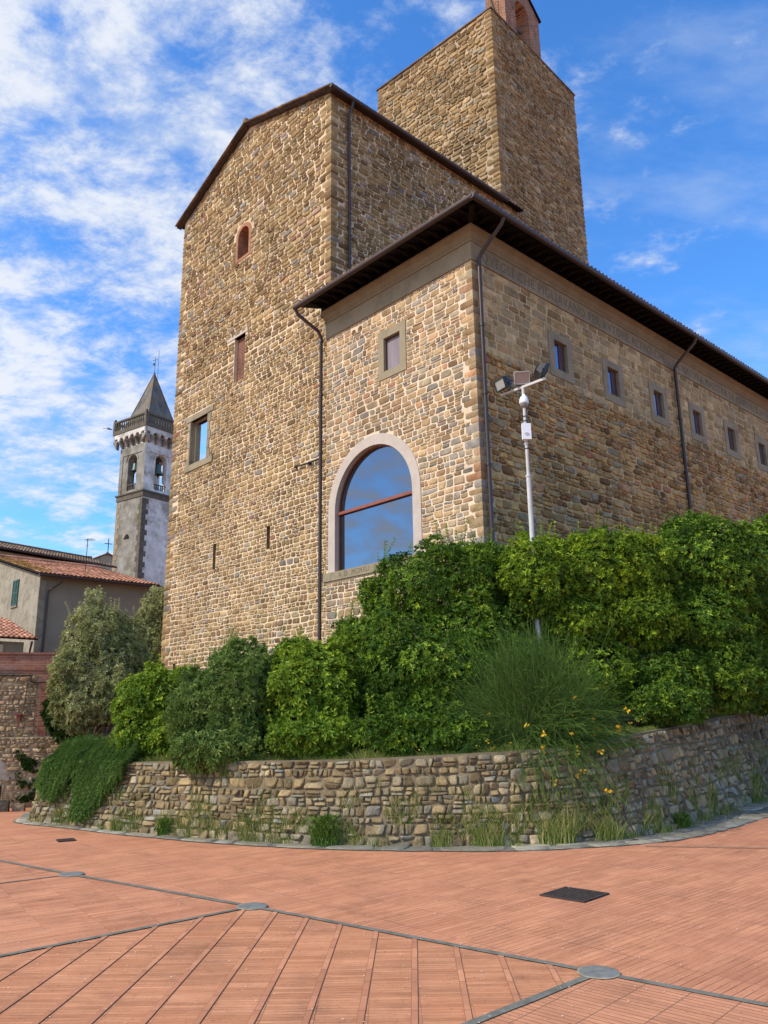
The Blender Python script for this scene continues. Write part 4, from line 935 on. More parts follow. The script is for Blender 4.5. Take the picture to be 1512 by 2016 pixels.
# bank behind the wall
def backpt(s):
    k = [0, 9.8, 14.5, 18.5, 22.5, 26, hs_]
    P_ = np.array([W(20.5, 3, 0), W(17.4, .3, 0), W(7, .3, 0), W(.1, .1, 0), W(.1, 8, 0), W(.1, 15, 0), W(.1, 24, 0)])
    return np.stack([np.interp(s, k, P_[:, 0]), np.interp(s, k, P_[:, 1])], -1)
def bankP(s, f):
    a_ = rwP(s, np.ones_like(s), np.full(s.shape, -.10)); b_ = backpt(s); d_ = np.hypot(*(b_ - a_[..., :2]).T).T
    x = a_[..., 0] + (b_[..., 0] - a_[..., 0]) * f; y = a_[..., 1] + (b_[..., 1] - a_[..., 1]) * f; dd = d_ * f
    z = a_[..., 2] - .03 + .07 * (1 - np.exp(-dd / .35)) + (3.0 - a_[..., 2] - .2) * sst(.05, 1.0, f)
    return np.stack([x, y, z], -1)
bk = Acc(); ns_, nf = 150, 26; s_, f_ = np.meshgrid(np.linspace(0, hs_, ns_), np.linspace(0, 1, nf) ** 1.6); bp = bankP(s_, f_)
bp[1:-1, :, 2] += rng.uniform(-.03, .03, bp[1:-1, :, 2].shape)
idx = np.arange(ns_ * nf).reshape(nf, ns_); bk.add(bp.reshape(-1, 3), [np.stack([idx[:-1, :-1], idx[:-1, 1:], idx[1:, 1:], idx[1:, :-1]], -1).reshape(-1, 4)], smooth=True)
struct(bk.build('planted_bank', M['soil']))

# ================================================================== PLANTS
def unit(v): return v / (np.linalg.norm(v, axis=-1, keepdims=True) + 1e-9)
def rosettes(acc, P, Ax, L=.09, Wd=.032, K=7, sp=(20, 85), rg=rng, tone=0.0, r1=None, droop=.12):
    n = len(P); Ax = unit(Ax); h = np.where(np.abs(Ax[:, 2:3]) < .9, A(0, 0, 1.0)[None], A(1.0, 0, 0)[None]); e1 = unit(np.cross(Ax, h)); e2 = np.cross(Ax, e1)
    ph = 2 * np.pi * np.arange(K)[None] / K + rg.uniform(0, 6.28, (n, 1)) + rg.uniform(-.3, .3, (n, K)); th = np.radians(rg.uniform(*sp, (n, K)))
    d = np.cos(th)[..., None] * Ax[:, None] + np.sin(th)[..., None] * (np.cos(ph)[..., None] * e1[:, None] + np.sin(ph)[..., None] * e2[:, None])
    sd_ = unit(np.cross(d, Ax[:, None] + .01)); up_ = np.cross(sd_, d); l = L * rg.uniform(.6, 1.25, (n, K, 1)); w = Wd * rg.uniform(.7, 1.2, (n, K, 1))
    b = P[:, None] + 0 * d; m_ = b + d * l * .5 + up_ * w * .2; tip = b + d * l - Z * l * droop
    v = np.stack([b, m_ + sd_ * w / 2, tip, m_ - sd_ * w / 2], 2).reshape(-1, 3)
    k = np.arange(n * K) * 4
    r_ = (rg.random((n, 1)) if r1 is None else r1[:, None]) * .75 + rg.random((n, K)) * .25 + tone
    c = np.zeros((n * K * 4, 3)); c[:, 0] = np.repeat(np.clip(r_, 0, 1).ravel(), 4)
    acc.add(v, [np.stack([k, k + 1, k + 2], -1), np.stack([k, k + 2, k + 3], -1)], 0, c)
def surf(lobes, dens, rg, rough=.16, shell=1.0, camcull=True):
    shell = float(shell)
    Ps, Ns = [], []
    for li, (cx, cy, cz, rx, ry, rz) in enumerate(lobes):
        c = A(cx, cy, cz); r = A(rx, ry, rz); area = 4 * np.pi * ((rx * ry) ** 1.6 / 3 + (rx * rz) ** 1.6 / 3 + (ry * rz) ** 1.6 / 3) ** (1 / 1.6)
        n = int(area * dens); d = unit(rg.normal(size=(n, 3)))
        f = np.array([1 + rough * (mn.noise(Vector(q * 1.7 + li * 7)) + .6 * mn.noise(Vector(q * 4.1 + li * 3))) for q in d])[:, None]
        p = c + d * r * f * shell; nn = unit(d / r)
        keep = np.ones(n, bool)
        for lj, (x, y, z, a_, b_, e_) in enumerate(lobes):
            if lj != li: keep &= (((p - A(x, y, z)) / A(a_, b_, e_)) ** 2).sum(1) > .72 * shell ** 2
        if camcull:
            away = (nn[:, :2] * unit(p[:, :2])).sum(1); keep &= (away < .35) | (rg.random(n) < .35)
        Ps.append(p[keep]); Ns.append(nn[keep])
    return np.concatenate(Ps), np.concatenate(Ns)
def bush(name, label, cat, lobes, m, basez, group=None, L=.09, Wd=.032, cr=(.10, .24), cdens=16, ros=13, seed=1, shoots=0, shootlen=(.2, .45), trunk=3, sizev=1.0, K=7, up=.5, rough=.26, fill=95, hollow=.20, tone0=0.0):
    rg = np.random.default_rng(seed); lob = np.array(lobes); cx, cy = lob[:, 0].mean(), lob[:, 1].mean()
    root = thing(name, label, cat, A(cx, cy, basez), group); ac = Acc()
    C, Nn = surf(lobes, cdens, rg, rough)
    hol = np.array([mn.noise(Vector(x_ * 2.3 + seed * 3.1)) for x_ in C]) > -hollow + .06; C, Nn = C[hol], Nn[hol]
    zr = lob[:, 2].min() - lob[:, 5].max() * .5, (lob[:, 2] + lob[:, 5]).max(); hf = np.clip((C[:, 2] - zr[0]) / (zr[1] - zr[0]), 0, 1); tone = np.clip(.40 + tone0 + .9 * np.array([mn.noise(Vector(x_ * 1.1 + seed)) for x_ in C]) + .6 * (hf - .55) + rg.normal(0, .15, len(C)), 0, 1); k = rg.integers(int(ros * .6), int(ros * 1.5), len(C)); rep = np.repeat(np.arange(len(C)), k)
    uvec = unit(rg.normal(size=(len(rep), 3)) + Nn[rep] * 1.0 + Z * .25); rad = rg.uniform(*cr, len(C))[rep][:, None]
    P = C[rep] + uvec * rad * rg.uniform(.55, 1.0, (len(rep), 1)) - Nn[rep] * rad * .6
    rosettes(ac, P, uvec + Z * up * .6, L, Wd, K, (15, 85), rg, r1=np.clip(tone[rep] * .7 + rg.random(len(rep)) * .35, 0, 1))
    # deeper leaves close the crown
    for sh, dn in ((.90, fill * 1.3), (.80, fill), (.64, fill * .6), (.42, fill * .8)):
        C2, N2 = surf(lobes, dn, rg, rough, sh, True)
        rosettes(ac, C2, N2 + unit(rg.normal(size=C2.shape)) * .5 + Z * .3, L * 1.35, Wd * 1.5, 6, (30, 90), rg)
    if shoots:
        tops = C[(Nn[:, 2] > .35)]
        if len(tops):
            for q in tops[rg.choice(len(tops), min(shoots, len(tops)), replace=False)]:
                ln = rg.uniform(*shootlen); d = unit(A(rg.normal() * .25, rg.normal() * .25, 1)); kk = int(ln / .045)
                t = np.linspace(-.1, ln, kk)[:, None]; P = q + d * t; rosettes(ac, P, np.tile(d, (kk, 1)), L * .9, Wd * .9, 5, (25, 75), rg, r1=np.clip(rg.normal(.8, .12, kk), 0, 1))
                tube(ac, [q - d * .2, q + d * ln], [.006, .003], 4, 0)
    ac.build('foliage', M[m], root)
    tk = Acc()
    for i in range(trunk):
        l = lob[rg.integers(len(lob))]; tgt = l[:3] + rg.normal(size=3) * .1; b = A(cx + rg.normal() * .22, cy + .3 + rg.normal() * .12, basez - .1)
        mid = b * .5 + tgt * .5 + A(*(rg.normal(size=2) * .12), -.05); tube(tk, [b, b * .75 + mid * .25 + rg.normal(size=3) * .03, mid, mid * .5 + tgt * .5 + rg.normal(size=3) * .05, tgt], [.05 * sizev, .045 * sizev, .035 * sizev, .025 * sizev, .012], 7)
        for _ in range(3):
            l2 = lob[rg.integers(len(lob))]; t2 = l2[:3] + rg.normal(size=3) * .3 * l2[3:]; tube(tk, [mid, mid * .5 + t2 * .5 + rg.normal(size=3) * .08, t2], [.024 * sizev, .017 * sizev, .007], 5)
    tk.build('trunk', M['trunk'], root); return root
LB = {}
LB['a'] = [(-4.03, 14.45, 1.87, 0.72, 0.61, 0.72), (-4.27, 14.07, 1.41, 0.39, 0.33, 0.47), (-3.71, 14.95, 2.26, 0.42, 0.36, 0.37), (-3.63, 14.04, 1.36, 0.52, 0.44, 0.41)]
LB['b'] = [(-2.59, 13.25, 1.83, 0.86, 0.73, 0.78), (-2.43, 13.58, 2.54, 0.51, 0.43, 0.44), (-3.03, 13.05, 1.57, 0.44, 0.38, 0.55), (-2.02, 13.55, 1.79, 0.4, 0.34, 0.71), (-2.59, 12.74, 1.22, 0.74, 0.63, 0.36)]
LB['g'] = [(-1.77, 14.49, 2.23, 0.56, 0.48, 0.68), (-2.16, 14.44, 2.06, 0.45, 0.38, 0.54)]
LB['c'] = [(-1.16, 13.25, 2.01, 0.81, 0.69, 0.74), (-1.44, 13.52, 2.6, 0.41, 0.35, 0.38), (-0.77, 13.58, 2.47, 0.47, 0.4, 0.49), (-1.27, 13.14, 1.54, 0.65, 0.55, 0.39), (-1.06, 12.56, 1.36, 0.77, 0.65, 0.26)]
LB['d'] = [(1.04, 14.56, 3.74, 1.26, 1.07, 0.98), (0.17, 14.0, 2.62, 1.1, 0.93, 0.92), (1.49, 14.02, 2.6, 1.06, 0.9, 1.14), (-0.39, 13.79, 2.44, 0.6, 0.51, 0.69), (0.74, 13.58, 1.75, 1.26, 1.07, 0.6), (1.89, 14.88, 4.26, 0.72, 0.61, 0.59), (-0.1, 14.6, 3.76, 0.37, 0.32, 0.42), (-0.53, 14.19, 2.99, 0.4, 0.34, 0.4), (0.21, 12.5, 1.38, 0.88, 0.75, 0.32), (1.23, 12.34, 1.4, 0.61, 0.51, 0.32), (0.91, 13.27, 2.31, 0.91, 0.77, 0.66)]
LB['e'] = [(2.85, 15.24, 4.06, 1.08, 0.91, 0.9), (3.97, 14.78, 4.21, 0.95, 0.81, 0.84), (3.37, 14.72, 3.26, 1.12, 0.95, 0.7), (4.72, 14.87, 4.27, 0.72, 0.61, 0.72), (2.31, 14.72, 2.73, 0.83, 0.71, 0.83), (4.69, 14.46, 3.31, 0.64, 0.55, 0.55), (3.63, 14.55, 2.34, 1.0, 0.85, 0.68), (2.77, 14.64, 3.64, 0.56, 0.48, 0.65), (2.61, 14.01, 4.02, 0.65, 0.55, 0.63)]
LB['f'] = [(6.5, 15.71, 4.44, 1.16, 0.99, 1.01), (8.27, 17.44, 4.17, 1.34, 1.14, 1.67), (5.91, 15.3, 3.2, 1.06, 0.9, 0.82), (7.45, 16.82, 2.5, 0.95, 0.8, 0.68), (4.91, 14.38, 2.18, 0.7, 0.59, 0.55), (6.36, 16.2, 5.18, 0.63, 0.54, 0.47), (10.17, 18.94, 4.25, 1.45, 1.23, 1.93), (5.69, 15.59, 3.83, 0.6, 0.51, 0.8), (6.16, 14.98, 2.32, 0.89, 0.75, 0.61), (4.69, 13.83, 1.82, 0.64, 0.54, 0.32), (7.75, 16.91, 2.04, 0.84, 0.71, 0.42)]  # includes a lobe mostly beyond the right frame edge, added for its shade
LB['o1'] = [(-7.6, 21.71, 2.72, 1.19, 1.01, 1.15), (-7.91, 21.6, 3.76, 0.79, 0.67, 0.89), (-8.31, 21.23, 2.91, 0.46, 0.4, 0.8), (-7.13, 22.39, 2.68, 0.84, 0.71, 1.12), (-7.91, 21.6, 4.68, 0.25, 0.21, 0.55), (-8.04, 21.23, 2.06, 0.53, 0.45, 0.63), (-7.3, 22.23, 3.91, 0.49, 0.42, 0.63), (-7.63, 22.02, 4.31, 0.17, 0.14, 0.31)]
LB['o2'] = [(-10.51, 35.48, 4.91, 1.12, 0.95, 1.39), (-10.14, 35.58, 6.49, 0.79, 0.68, 1.02), (-10.91, 34.83, 4.43, 0.92, 0.78, 1.1), (-10.22, 35.56, 3.38, 0.89, 0.75, 1.11)]
LB['iv'] = [(-9.01, 22.89, 1.96, 0.45, 0.39, 0.64), (-8.68, 23.23, 1.54, 0.64, 0.55, 0.43)]
G_H = 'shrubs in the hedge below the castle walls'
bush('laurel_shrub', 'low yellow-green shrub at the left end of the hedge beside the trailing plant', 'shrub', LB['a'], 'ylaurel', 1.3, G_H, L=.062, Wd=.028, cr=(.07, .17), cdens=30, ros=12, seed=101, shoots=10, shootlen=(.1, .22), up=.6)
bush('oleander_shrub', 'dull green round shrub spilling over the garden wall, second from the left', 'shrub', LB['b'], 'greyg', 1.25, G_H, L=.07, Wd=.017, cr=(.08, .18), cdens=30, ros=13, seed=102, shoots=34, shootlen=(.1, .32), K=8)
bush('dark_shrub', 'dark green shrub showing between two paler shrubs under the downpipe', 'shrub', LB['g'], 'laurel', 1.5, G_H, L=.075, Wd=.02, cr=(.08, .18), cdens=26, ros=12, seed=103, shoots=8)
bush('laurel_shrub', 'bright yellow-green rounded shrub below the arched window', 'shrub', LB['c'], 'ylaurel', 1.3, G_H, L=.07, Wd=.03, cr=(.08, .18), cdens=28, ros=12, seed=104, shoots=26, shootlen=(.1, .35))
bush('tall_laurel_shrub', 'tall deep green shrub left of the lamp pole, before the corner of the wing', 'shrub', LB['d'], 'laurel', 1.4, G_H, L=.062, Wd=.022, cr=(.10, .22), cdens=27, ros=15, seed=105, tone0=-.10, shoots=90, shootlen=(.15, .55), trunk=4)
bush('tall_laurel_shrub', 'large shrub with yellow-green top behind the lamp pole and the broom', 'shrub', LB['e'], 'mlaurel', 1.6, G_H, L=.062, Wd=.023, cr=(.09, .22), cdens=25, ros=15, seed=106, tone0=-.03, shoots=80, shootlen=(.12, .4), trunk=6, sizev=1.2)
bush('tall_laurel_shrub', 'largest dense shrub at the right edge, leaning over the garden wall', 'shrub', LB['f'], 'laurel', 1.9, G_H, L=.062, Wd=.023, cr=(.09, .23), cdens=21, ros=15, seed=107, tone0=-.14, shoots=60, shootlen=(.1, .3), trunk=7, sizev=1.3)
bush('olive_tree', 'silvery green olive tree beside the old stone wall at the left', 'tree', LB['o1'], 'olive', 1.2, 'olive trees left of the hall', L=.075, Wd=.022, cr=(.10, .24), cdens=22, ros=14, seed=108, shoots=60, shootlen=(.15, .5), trunk=6, sizev=1.3, K=8, rough=.3, fill=45)
bush('olive_tree', 'greener olive tree farther back, half hidden by the corner of the hall', 'tree', LB['o2'], 'olive', 2.6, 'olive trees left of the hall', L=.11, Wd=.034, cr=(.14, .3), cdens=13, ros=13, seed=109, shoots=20, shootlen=(.2, .5), trunk=4, sizev=1.3, K=7, rough=.3, fill=30)
bush('ivy_bush', 'dark leafy bush in the shade behind the end of the old stone wall', 'shrub', LB['iv'], 'ivy', 1.2, None, L=.11, Wd=.06, cr=(.1, .2), cdens=20, ros=10, seed=110)
# broom: hundreds of thin arching stems
def ribbons(acc, pts, w, c, mi=0):
    """pts n,k,3 ; w n,k"""
    n, k, _ = pts.shape; t = unit(np.gradient(pts, axis=1)); side = unit(np.cross(t, unit(pts - A(0, 0, 1.65)))) * w[..., None] / 2
    v = np.stack([pts - side, pts + side], 2).reshape(-1, 3); b = (np.arange(n) * 2 * k)[:, None]; i = np.arange(k - 1)[None] * 2
    q = np.stack([b + i, b + i + 1, b + i + 3, b + i + 2], -1).reshape(-1, 4); cc = np.zeros((n * 2 * k, 3)); cc[:, 0] = np.repeat(c, 2 * k)
    acc.add(v, [q], mi, cc)
br_ = thing('broom_bush', 'wispy broom bush with yellow flowers at the foot of the lamp pole', 'shrub', A(2.2, 12.25, 1.25))
rg = np.random.default_rng(120); n = 6500; k = 9; BO = A(2.2, 12.15, 1.22)
nf_ = 110; fd = np.radians(np.abs(rg.normal(42, 40, nf_)).clip(0, 118)); fp = rg.uniform(0, 2 * np.pi, nf_); fl_ = rg.uniform(.75, 1.75, nf_) * np.where(fd > 1.3, .72, 1)
fi = rg.integers(0, nf_, n); th = fd[fi] + rg.normal(0, .13, n); ph_ = fp[fi] + rg.normal(0, .22, n)
d0 = np.stack([np.sin(th) * np.cos(ph_), np.sin(th) * np.sin(ph_) * .75, np.cos(th)], -1)
o = BO + rg.normal(size=(n, 3)) * A(.22, .14, .05) + d0 * rg.uniform(0, .3, (n, 1))
ln = fl_[fi] * rg.uniform(.6, 1.08, n); t = np.linspace(0, 1, k)[None, :, None]
curl = unit(rg.normal(size=(n, 3))) * rg.uniform(0, .3, (n, 1))
pt_ = o[:, None] + d0[:, None] * (ln[:, None, None] * t) + (curl[:, None] - Z * rg.uniform(.25, 1.3, (n, 1, 1)) * np.sin(th.clip(0, 1.57))[:, None, None]) * t ** 2 * ln[:, None, None] * .6
floor_ = np.where(pt_[..., 1] < 11.75, -9, 1.22); pt_[..., 2] = np.maximum(pt_[..., 2], floor_)
wd = np.linspace(.0075, .0035, k)[None] * rg.uniform(.7, 1.2, (n, 1)); a_ = Acc(); ribbons(a_, pt_, wd, np.clip(rg.random(nf_)[fi] * .6 + rg.random(n) * .4, 0, 1))
m_ = rg.integers(3, k, 16000); ii = rg.integers(0, n, 16000); s0 = pt_[ii, m_]; dd = unit(unit(pt_[ii, m_] - pt_[ii, m_ - 1]) + rg.normal(size=(16000, 3)) * .45); tt = np.linspace(0, 1, 4)[None, :, None]
ribbons(a_, s0[:, None] + dd[:, None] * tt * rg.uniform(.08, .30, (16000, 1, 1)) - Z * tt ** 2 * .05, np.full((16000, 4), .0045), rg.random(16000))
a_.build('stems', M['broom'], br_)
fl = Acc(); tips = pt_[:, -1]; cand = np.where((tips[:, 1] < 12.4) & (tips[:, 2] < 1.9) & (tips[:, 0] > 1.2))[0]
sel = rg.choice(cand, 46, replace=False); P = np.concatenate([tips[sel] + rg.normal(size=(46, 3)) * .018 for _ in range(4)])
rosettes(fl, P, rg.normal(size=P.shape) + A(0, -1.0, .6), .032, .026, 5, (20, 70), rg); fl.build('flowers', M['flower'], br_)
a_ = Acc()
for i in range(7): p = A(2.22, 12.28, 1.1) + rg.normal(size=3) * A(.12, .1, 0); tube(a_, [p, p + A(rg.normal() * .12, rg.normal() * .12, .35), p + A(rg.normal() * .3, rg.normal() * .2, .7)], [.022, .016, .008], 5)
a_.build('trunk', M['trunk'], br_)
# trailing plant over the left end of the wall
tp = thing('trailing_plant', 'dark green trailing plant hanging over the left end of the garden wall', 'plant', rwP(A(11.0), A(1.0), A(0.0))[0])
rg = np.random.default_rng(130); a_ = Acc(); n = 1500; s = rg.uniform(10.0, 12.15, n); s = s[np.abs(s - 10.95) > .07]; n = len(s); k = 15
prof_x = [10.0, 10.3, 10.6, 10.9, 11.0, 11.2, 11.5, 11.85, 12.15]; prof_t = [.60, .40, .34, .86, .80, .10, .12, .45, .80]
te = np.interp(s, prof_x, prof_t) + np.abs(rg.normal(0, .22, n)) * (rg.random(n) < .8); te = np.minimum(te, .97)
start = bankP(s, rg.uniform(0.0, .16, n) * rg.random(n)); start[:, 2] += rg.uniform(.02, .40, n)
edge = rwP(s + rg.normal(0, .06, n), np.ones(n), rg.uniform(.03, .14, n)); edge[:, 2] += .05
end = rwP(s + rg.normal(-.05, .07, n), te, rg.uniform(.05, .20, n))
tt = np.linspace(0, 1, k)[None, :, None]; b1 = (1 - tt) ** 2; b2 = 2 * tt * (1 - tt); b3 = tt ** 2
ctrl = edge + (edge - .5 * (start + end)) * .6
pts = b1 * start[:, None] + b2 * ctrl[:, None] + b3 * end[:, None]; ribbons(a_, pts, np.full((n, k), .006), rg.random(n))
sub = np.repeat(np.linspace(0, 1, 26)[None], n, 0)[..., None]; b1 = (1 - sub) ** 2; b2 = 2 * sub * (1 - sub); b3 = sub ** 2
P = (b1 * start[:, None] + b2 * ctrl[:, None] + b3 * end[:, None]); T_ = unit(np.gradient(P, axis=1)).reshape(-1, 3); P = P.reshape(-1, 3) + rg.normal(size=(n * 26, 3)) * .008
rosettes(a_, P, T_, .045, .008, 6, (25, 75), rg, r1=np.repeat(rg.random(n), 26)); a_.build('foliage', M['rosem'], tp)
tk = Acc()
for s0_ in (10.3, 10.8, 11.3, 11.9):
    p = bankP(A(s0_), A(.05))[0]; e_ = rwP(A(s0_), A(1.0), A(.02))[0]; tube(tk, [p - Z * .05, p * .5 + e_ * .5 + Z * .06, e_ + Z * .03], [.03, .022, .012], 6)
tk.build('trunk', M['trunk'], tp)

# grass
def blades(acc, base_, hgt, lean, w, rg, r1=None, k=4):
    n = len(base_); t = np.linspace(0, 1, k)[None, :, None]; az_ = rg.uniform(0, 2 * np.pi, n); ld = np.stack([np.cos(az_), np.sin(az_), np.zeros(n)], -1) * lean[:, None]
    p = base_[:, None] + Z * hgt[:, None, None] * t + ld[:, None] * hgt[:, None, None] * t ** 2
    ribbons(acc, p, w[:, None] * np.linspace(1, .15, k)[None], rg.random(n) if r1 is None else r1)
rg = np.random.default_rng(140); ga = Acc(); n = 26000
s = rg.uniform(8.5, 31, n); f = np.abs(rg.normal(0, .07, n)); f = np.minimum(f, .4); p = bankP(s, f)
cl_ = np.array([mn.noise(Vector((a * 1.3, b * 9, 0))) for a, b in zip(s, f)]); hgt = np.clip(.07 + cl_ * .12 + rg.uniform(0, .07, n), .02, .28); p[:, 2] -= .02
blades(ga, p, hgt, rg.uniform(.1, .9, n), rg.uniform(.006, .012, n), rg, r1=np.clip(rg.random(n) * .6 + .25 * cl_ + .15, 0, 1))
n = 420; s = rg.uniform(17, 27, n); p = bankP(s, np.abs(rg.normal(.02, .05, n)).clip(0, .3)); p[:, 2] += rg.uniform(.06, .2, n)
struct(ga.build('grass', M['grass']), 'stuff')
yf = Acc(); n = 60; p = bankP(rg.uniform(17, 26, n), np.abs(rg.normal(.01, .04, n)).clip(0, .3)); p[:, 2] += rg.uniform(.12, .22, n); rosettes(yf, p, np.tile(A(0, -.5, 1), (n, 1)), .02, .014, 6, (40, 85), rg); struct(yf.build('small_wildflowers', M['flower']), 'stuff')
# weeds rooted in the wall face and along the gutter
we = Acc(); n = 15000; s = rg.uniform(9.8, 29, n); t = np.abs(rg.normal(0, .28, n)).clip(0, .98); patch = np.array([mn.noise(Vector((a * 1.9, b * 3, 5))) for a, b in zip(s, t)]); kp = patch > .06; s, t = s[kp], t[kp]; n = len(s)
blades(we, rwP(s, t, np.full(n, .02)), rg.uniform(.04, .24, n), rg.uniform(.1, .8, n), rg.uniform(.005, .011, n), rg, r1=rg.random(n) ** .8)
n = 7000; s = rg.uniform(9.6, 29, n); patch = np.array([mn.noise(Vector((a * 2.3, 0, 9))) for a in s]); s = s[patch > .05]; n = len(s); blades(we, guP(s, np.abs(rg.normal(.12, .12, n)).clip(.05, 1), np.zeros(n)), rg.uniform(.03, .16, n), rg.uniform(.1, .9, n), rg.uniform(.005, .009, n), rg)
struct(we.build('weeds', M['grass']), 'stuff')
def tuft(name, x, y, r, h, n, m, label, seed, leafy=False):
    rg = np.random.default_rng(seed); a_ = Acc(); root = thing(name, label, 'weed', A(x, y, 0), 'weeds growing at the foot of the garden wall')
    az_ = rg.uniform(0, 6.28, n); rr = r * np.sqrt(rg.random(n)); b_ = np.stack([x + rr * np.cos(az_), y + rr * np.sin(az_) * .5 + .05, np.zeros(n)], -1)
    blades(a_, b_, rg.uniform(.4, 1.0, n) * h, rg.uniform(.05, .75, n), rg.uniform(.006, .012, n), rg, r1=np.clip(rg.random(n) ** (1.3 if leafy else .8), 0, 1), k=5)
    if leafy:
        q = b_[:n // 3] + Z * (rg.uniform(.2, .9, (n // 3, 1)) * h); rosettes(a_, q, rg.normal(size=q.shape) + A(0, -.6, .8), .07, .02, 6, (20, 80), rg)
    a_.build('leaves', M[m], root)
    if not leafy:
        e_ = Acc(); kk = n // 8; p = b_[:kk] + Z * (rg.uniform(.75, 1.2, (kk, 1)) * h); P = np.concatenate([p + Z * .018 * i for i in range(5)]); rosettes(e_, P, np.tile(Z, (len(P), 1)), .035, .006, 4, (8, 30), rg); e_.build('seed_heads', M['grass'], root)
for a in ((-.86, 11.36, .19, .42, 320, 'weed', 'leafy green weed at the wall foot below the bright yellow-green shrub', 1, True),
          (2.2, 11.3, .30, .50, 520, 'grass', 'biggest clump of tall grass at the wall foot, below the broom bush', 2),
          (2.95, 11.52, .22, .36, 340, 'grass', 'green grass clump at the wall foot just left of the gutter grate', 3),
          (1.3, 11.15, .2, .36, 260, 'grass', 'grass clump with pale seed heads left of the biggest clump', 4),
          (.72, 11.18, .15, .30, 200, 'grass', 'thin dry grass clump at the middle of the wall foot', 5),
          (-1.9, 11.85, .14, .2, 160, 'grass', 'low grass clump at the wall foot under the dull green round shrub', 6),
          (-3.3, 12.6, .13, .26, 160, 'weed', 'small leafy weed at the wall foot right of the trailing plant', 7, True),
          (-4.15, 13.12, .16, .24, 180, 'grass', 'grass clump at the wall foot below the trailing plant', 8),
          (4.3, 12.6, .16, .22, 180, 'weed', 'low green weed at the wall foot where the wall turns away at the right', 9, True)):
    tuft('grass_clump' if len(a) < 9 else 'leafy_weed', *a)
# fallen petals on the paving
pe = Acc(); n = 900; x = rg.uniform(-5, 4.5, n); y = rg.uniform(4.5, 11, n); az_ = rg.uniform(0, 6.28, n); sz = rg.uniform(.003, .008, n); b_ = np.stack([x, y, np.full(n, .0135)], -1)
cn = [b_ + np.stack([np.cos(az_ + q) * sz, np.sin(az_ + q) * sz * .8, np.zeros(n)], -1) for q in (0, 1.57, 3.14, 4.71)]
pe.add(np.stack(cn, 1).reshape(-1, 3), [np.arange(4 * n).reshape(n, 4)]); struct(pe.build('fallen_petals', M['petal']), 'stuff')
# ================================================================== FLOODLIGHT MAST
PX, PY = 2.655, 14.0
mast = thing('floodlight_mast', 'thin grey metal mast with three floodlights, a white dome camera and a white box', 'lamp post', A(PX, PY, 1.15))
a_ = Acc(); tube(a_, [A(PX, PY, 1.1), A(PX, PY, 3.854), A(PX, PY, 3.876), A(PX, PY, 5.911)], [.052, .046, .044, .042], 14); tube(a_, [A(PX, PY, 5.911), A(PX, PY, 5.956), A(PX, PY, 6.453), A(PX, PY, 7.640)], [.034, .031, .029, .029], 12)
for z in (5.888, 6.510, 3.854): tube(a_, [A(PX, PY, z), A(PX, PY, z + .03)], .054 if z < 6.0 else .042, 12)
a_.build('pole', M['galv'], mast)
a_ = Acc()
for z in (6.973, 7.063, 6.431): tube(a_, [A(PX, PY, z), A(PX, PY, z + .012)], .043, 10)
tube(a_, [A(PX + .04, PY - .02, 6.453), A(PX + .045, PY - .03, 6.792), A(PX + .04, PY - .03, 7.075), A(PX + .15, PY, 7.583)], .007, 5)
a_.build('cable', M['black'], mast)
a_ = Acc(); c_ = A(PX, PY, 7.640); box(a_, c_ - U * .52 - V * .022 + Z * 0, U * 1.04, V * .044, Z * .045); a_.build('crossbar', M['galv'], mast)
def flood(c, az_, tilt, w, h, d, mt='black'):
    """az_: compass direction the glass faces, tilt below the horizon"""
    f = A(math.sin(R(az_)) * math.cos(R(tilt)), math.cos(R(az_)) * math.cos(R(tilt)), -math.sin(R(tilt))); x = np.cross(f, Z); x /= np.linalg.norm(x); y = np.cross(x, f)
    c = A(*c); a_ = Acc(); fr0 = [c + f * d / 2 + x * sx * w / 2 + y * sy * h / 2 for sx, sy in ((-1, -1), (1, -1), (1, 1), (-1, 1))]
    mid_ = [c + f * d * .1 + x * sx * w / 2 + y * sy * h / 2 for sx, sy in ((-1, -1), (1, -1), (1, 1), (-1, 1))]; bk_ = [c - f * d / 2 + x * sx * w * .36 + y * sy * h * .30 for sx, sy in ((-1, -1), (1, -1), (1, 1), (-1, 1))]
    inn_ = [c + f * d / 2 + x * sx * (w / 2 - .018) + y * sy * (h / 2 - .018) for sx, sy in ((-1, -1), (1, -1), (1, 1), (-1, 1))]; inn2_ = [p - f * .02 for p in inn_]
    v = np.array(fr0 + mid_ + bk_ + inn_ + inn2_); q = lambda a, b: [[a + i, a + (i + 1) % 4, b + (i + 1) % 4, b + i] for i in range(4)]
    a_.add(v, [np.array(q(0, 4) + q(4, 8) + q(0, 12) + q(12, 16) + [[8, 9, 10, 11]])], 0)
    for i in range(5): box(a_, c - f * d * .48 + x * (w * .5) * (-.6 + .3 * i) - y * h * .25, x * .006, y * h * .5, -f * .03)
    ho = a_.build('floodlight', M[mt], mast)
    g_ = Acc(); g_.add(np.array([p + f * .002 for p in inn2_]), [np.array([[0, 1, 2, 3]])]); g_.build('glass', M['lens'], ho)
    b_ = Acc(); base_ = c_bar + U * np.dot(c - c_bar, U)
    for s in (-1, 1):
        p = c + x * s * (w / 2 + .008); tube(b_, [p, p * .35 + (base_ + x * s * w * .42) * .65, base_ + x * s * w * .25 + Z * .03], .009, 5)
    tube(b_, [base_ - x * w * .3 + Z * .035, base_ + x * w * .3 + Z * .035], .010, 5); b_.build('bracket', M['iron'], ho)
c_bar = A(PX, PY, 7.662)
flood(c_bar + U * .38 + Z * .16 - V * .10, -118, 18, .31, .22, .20)
flood(c_bar + U * .0 + Z * .19 - V * .02, -176, 28, .30, .24, .12, 'galv')
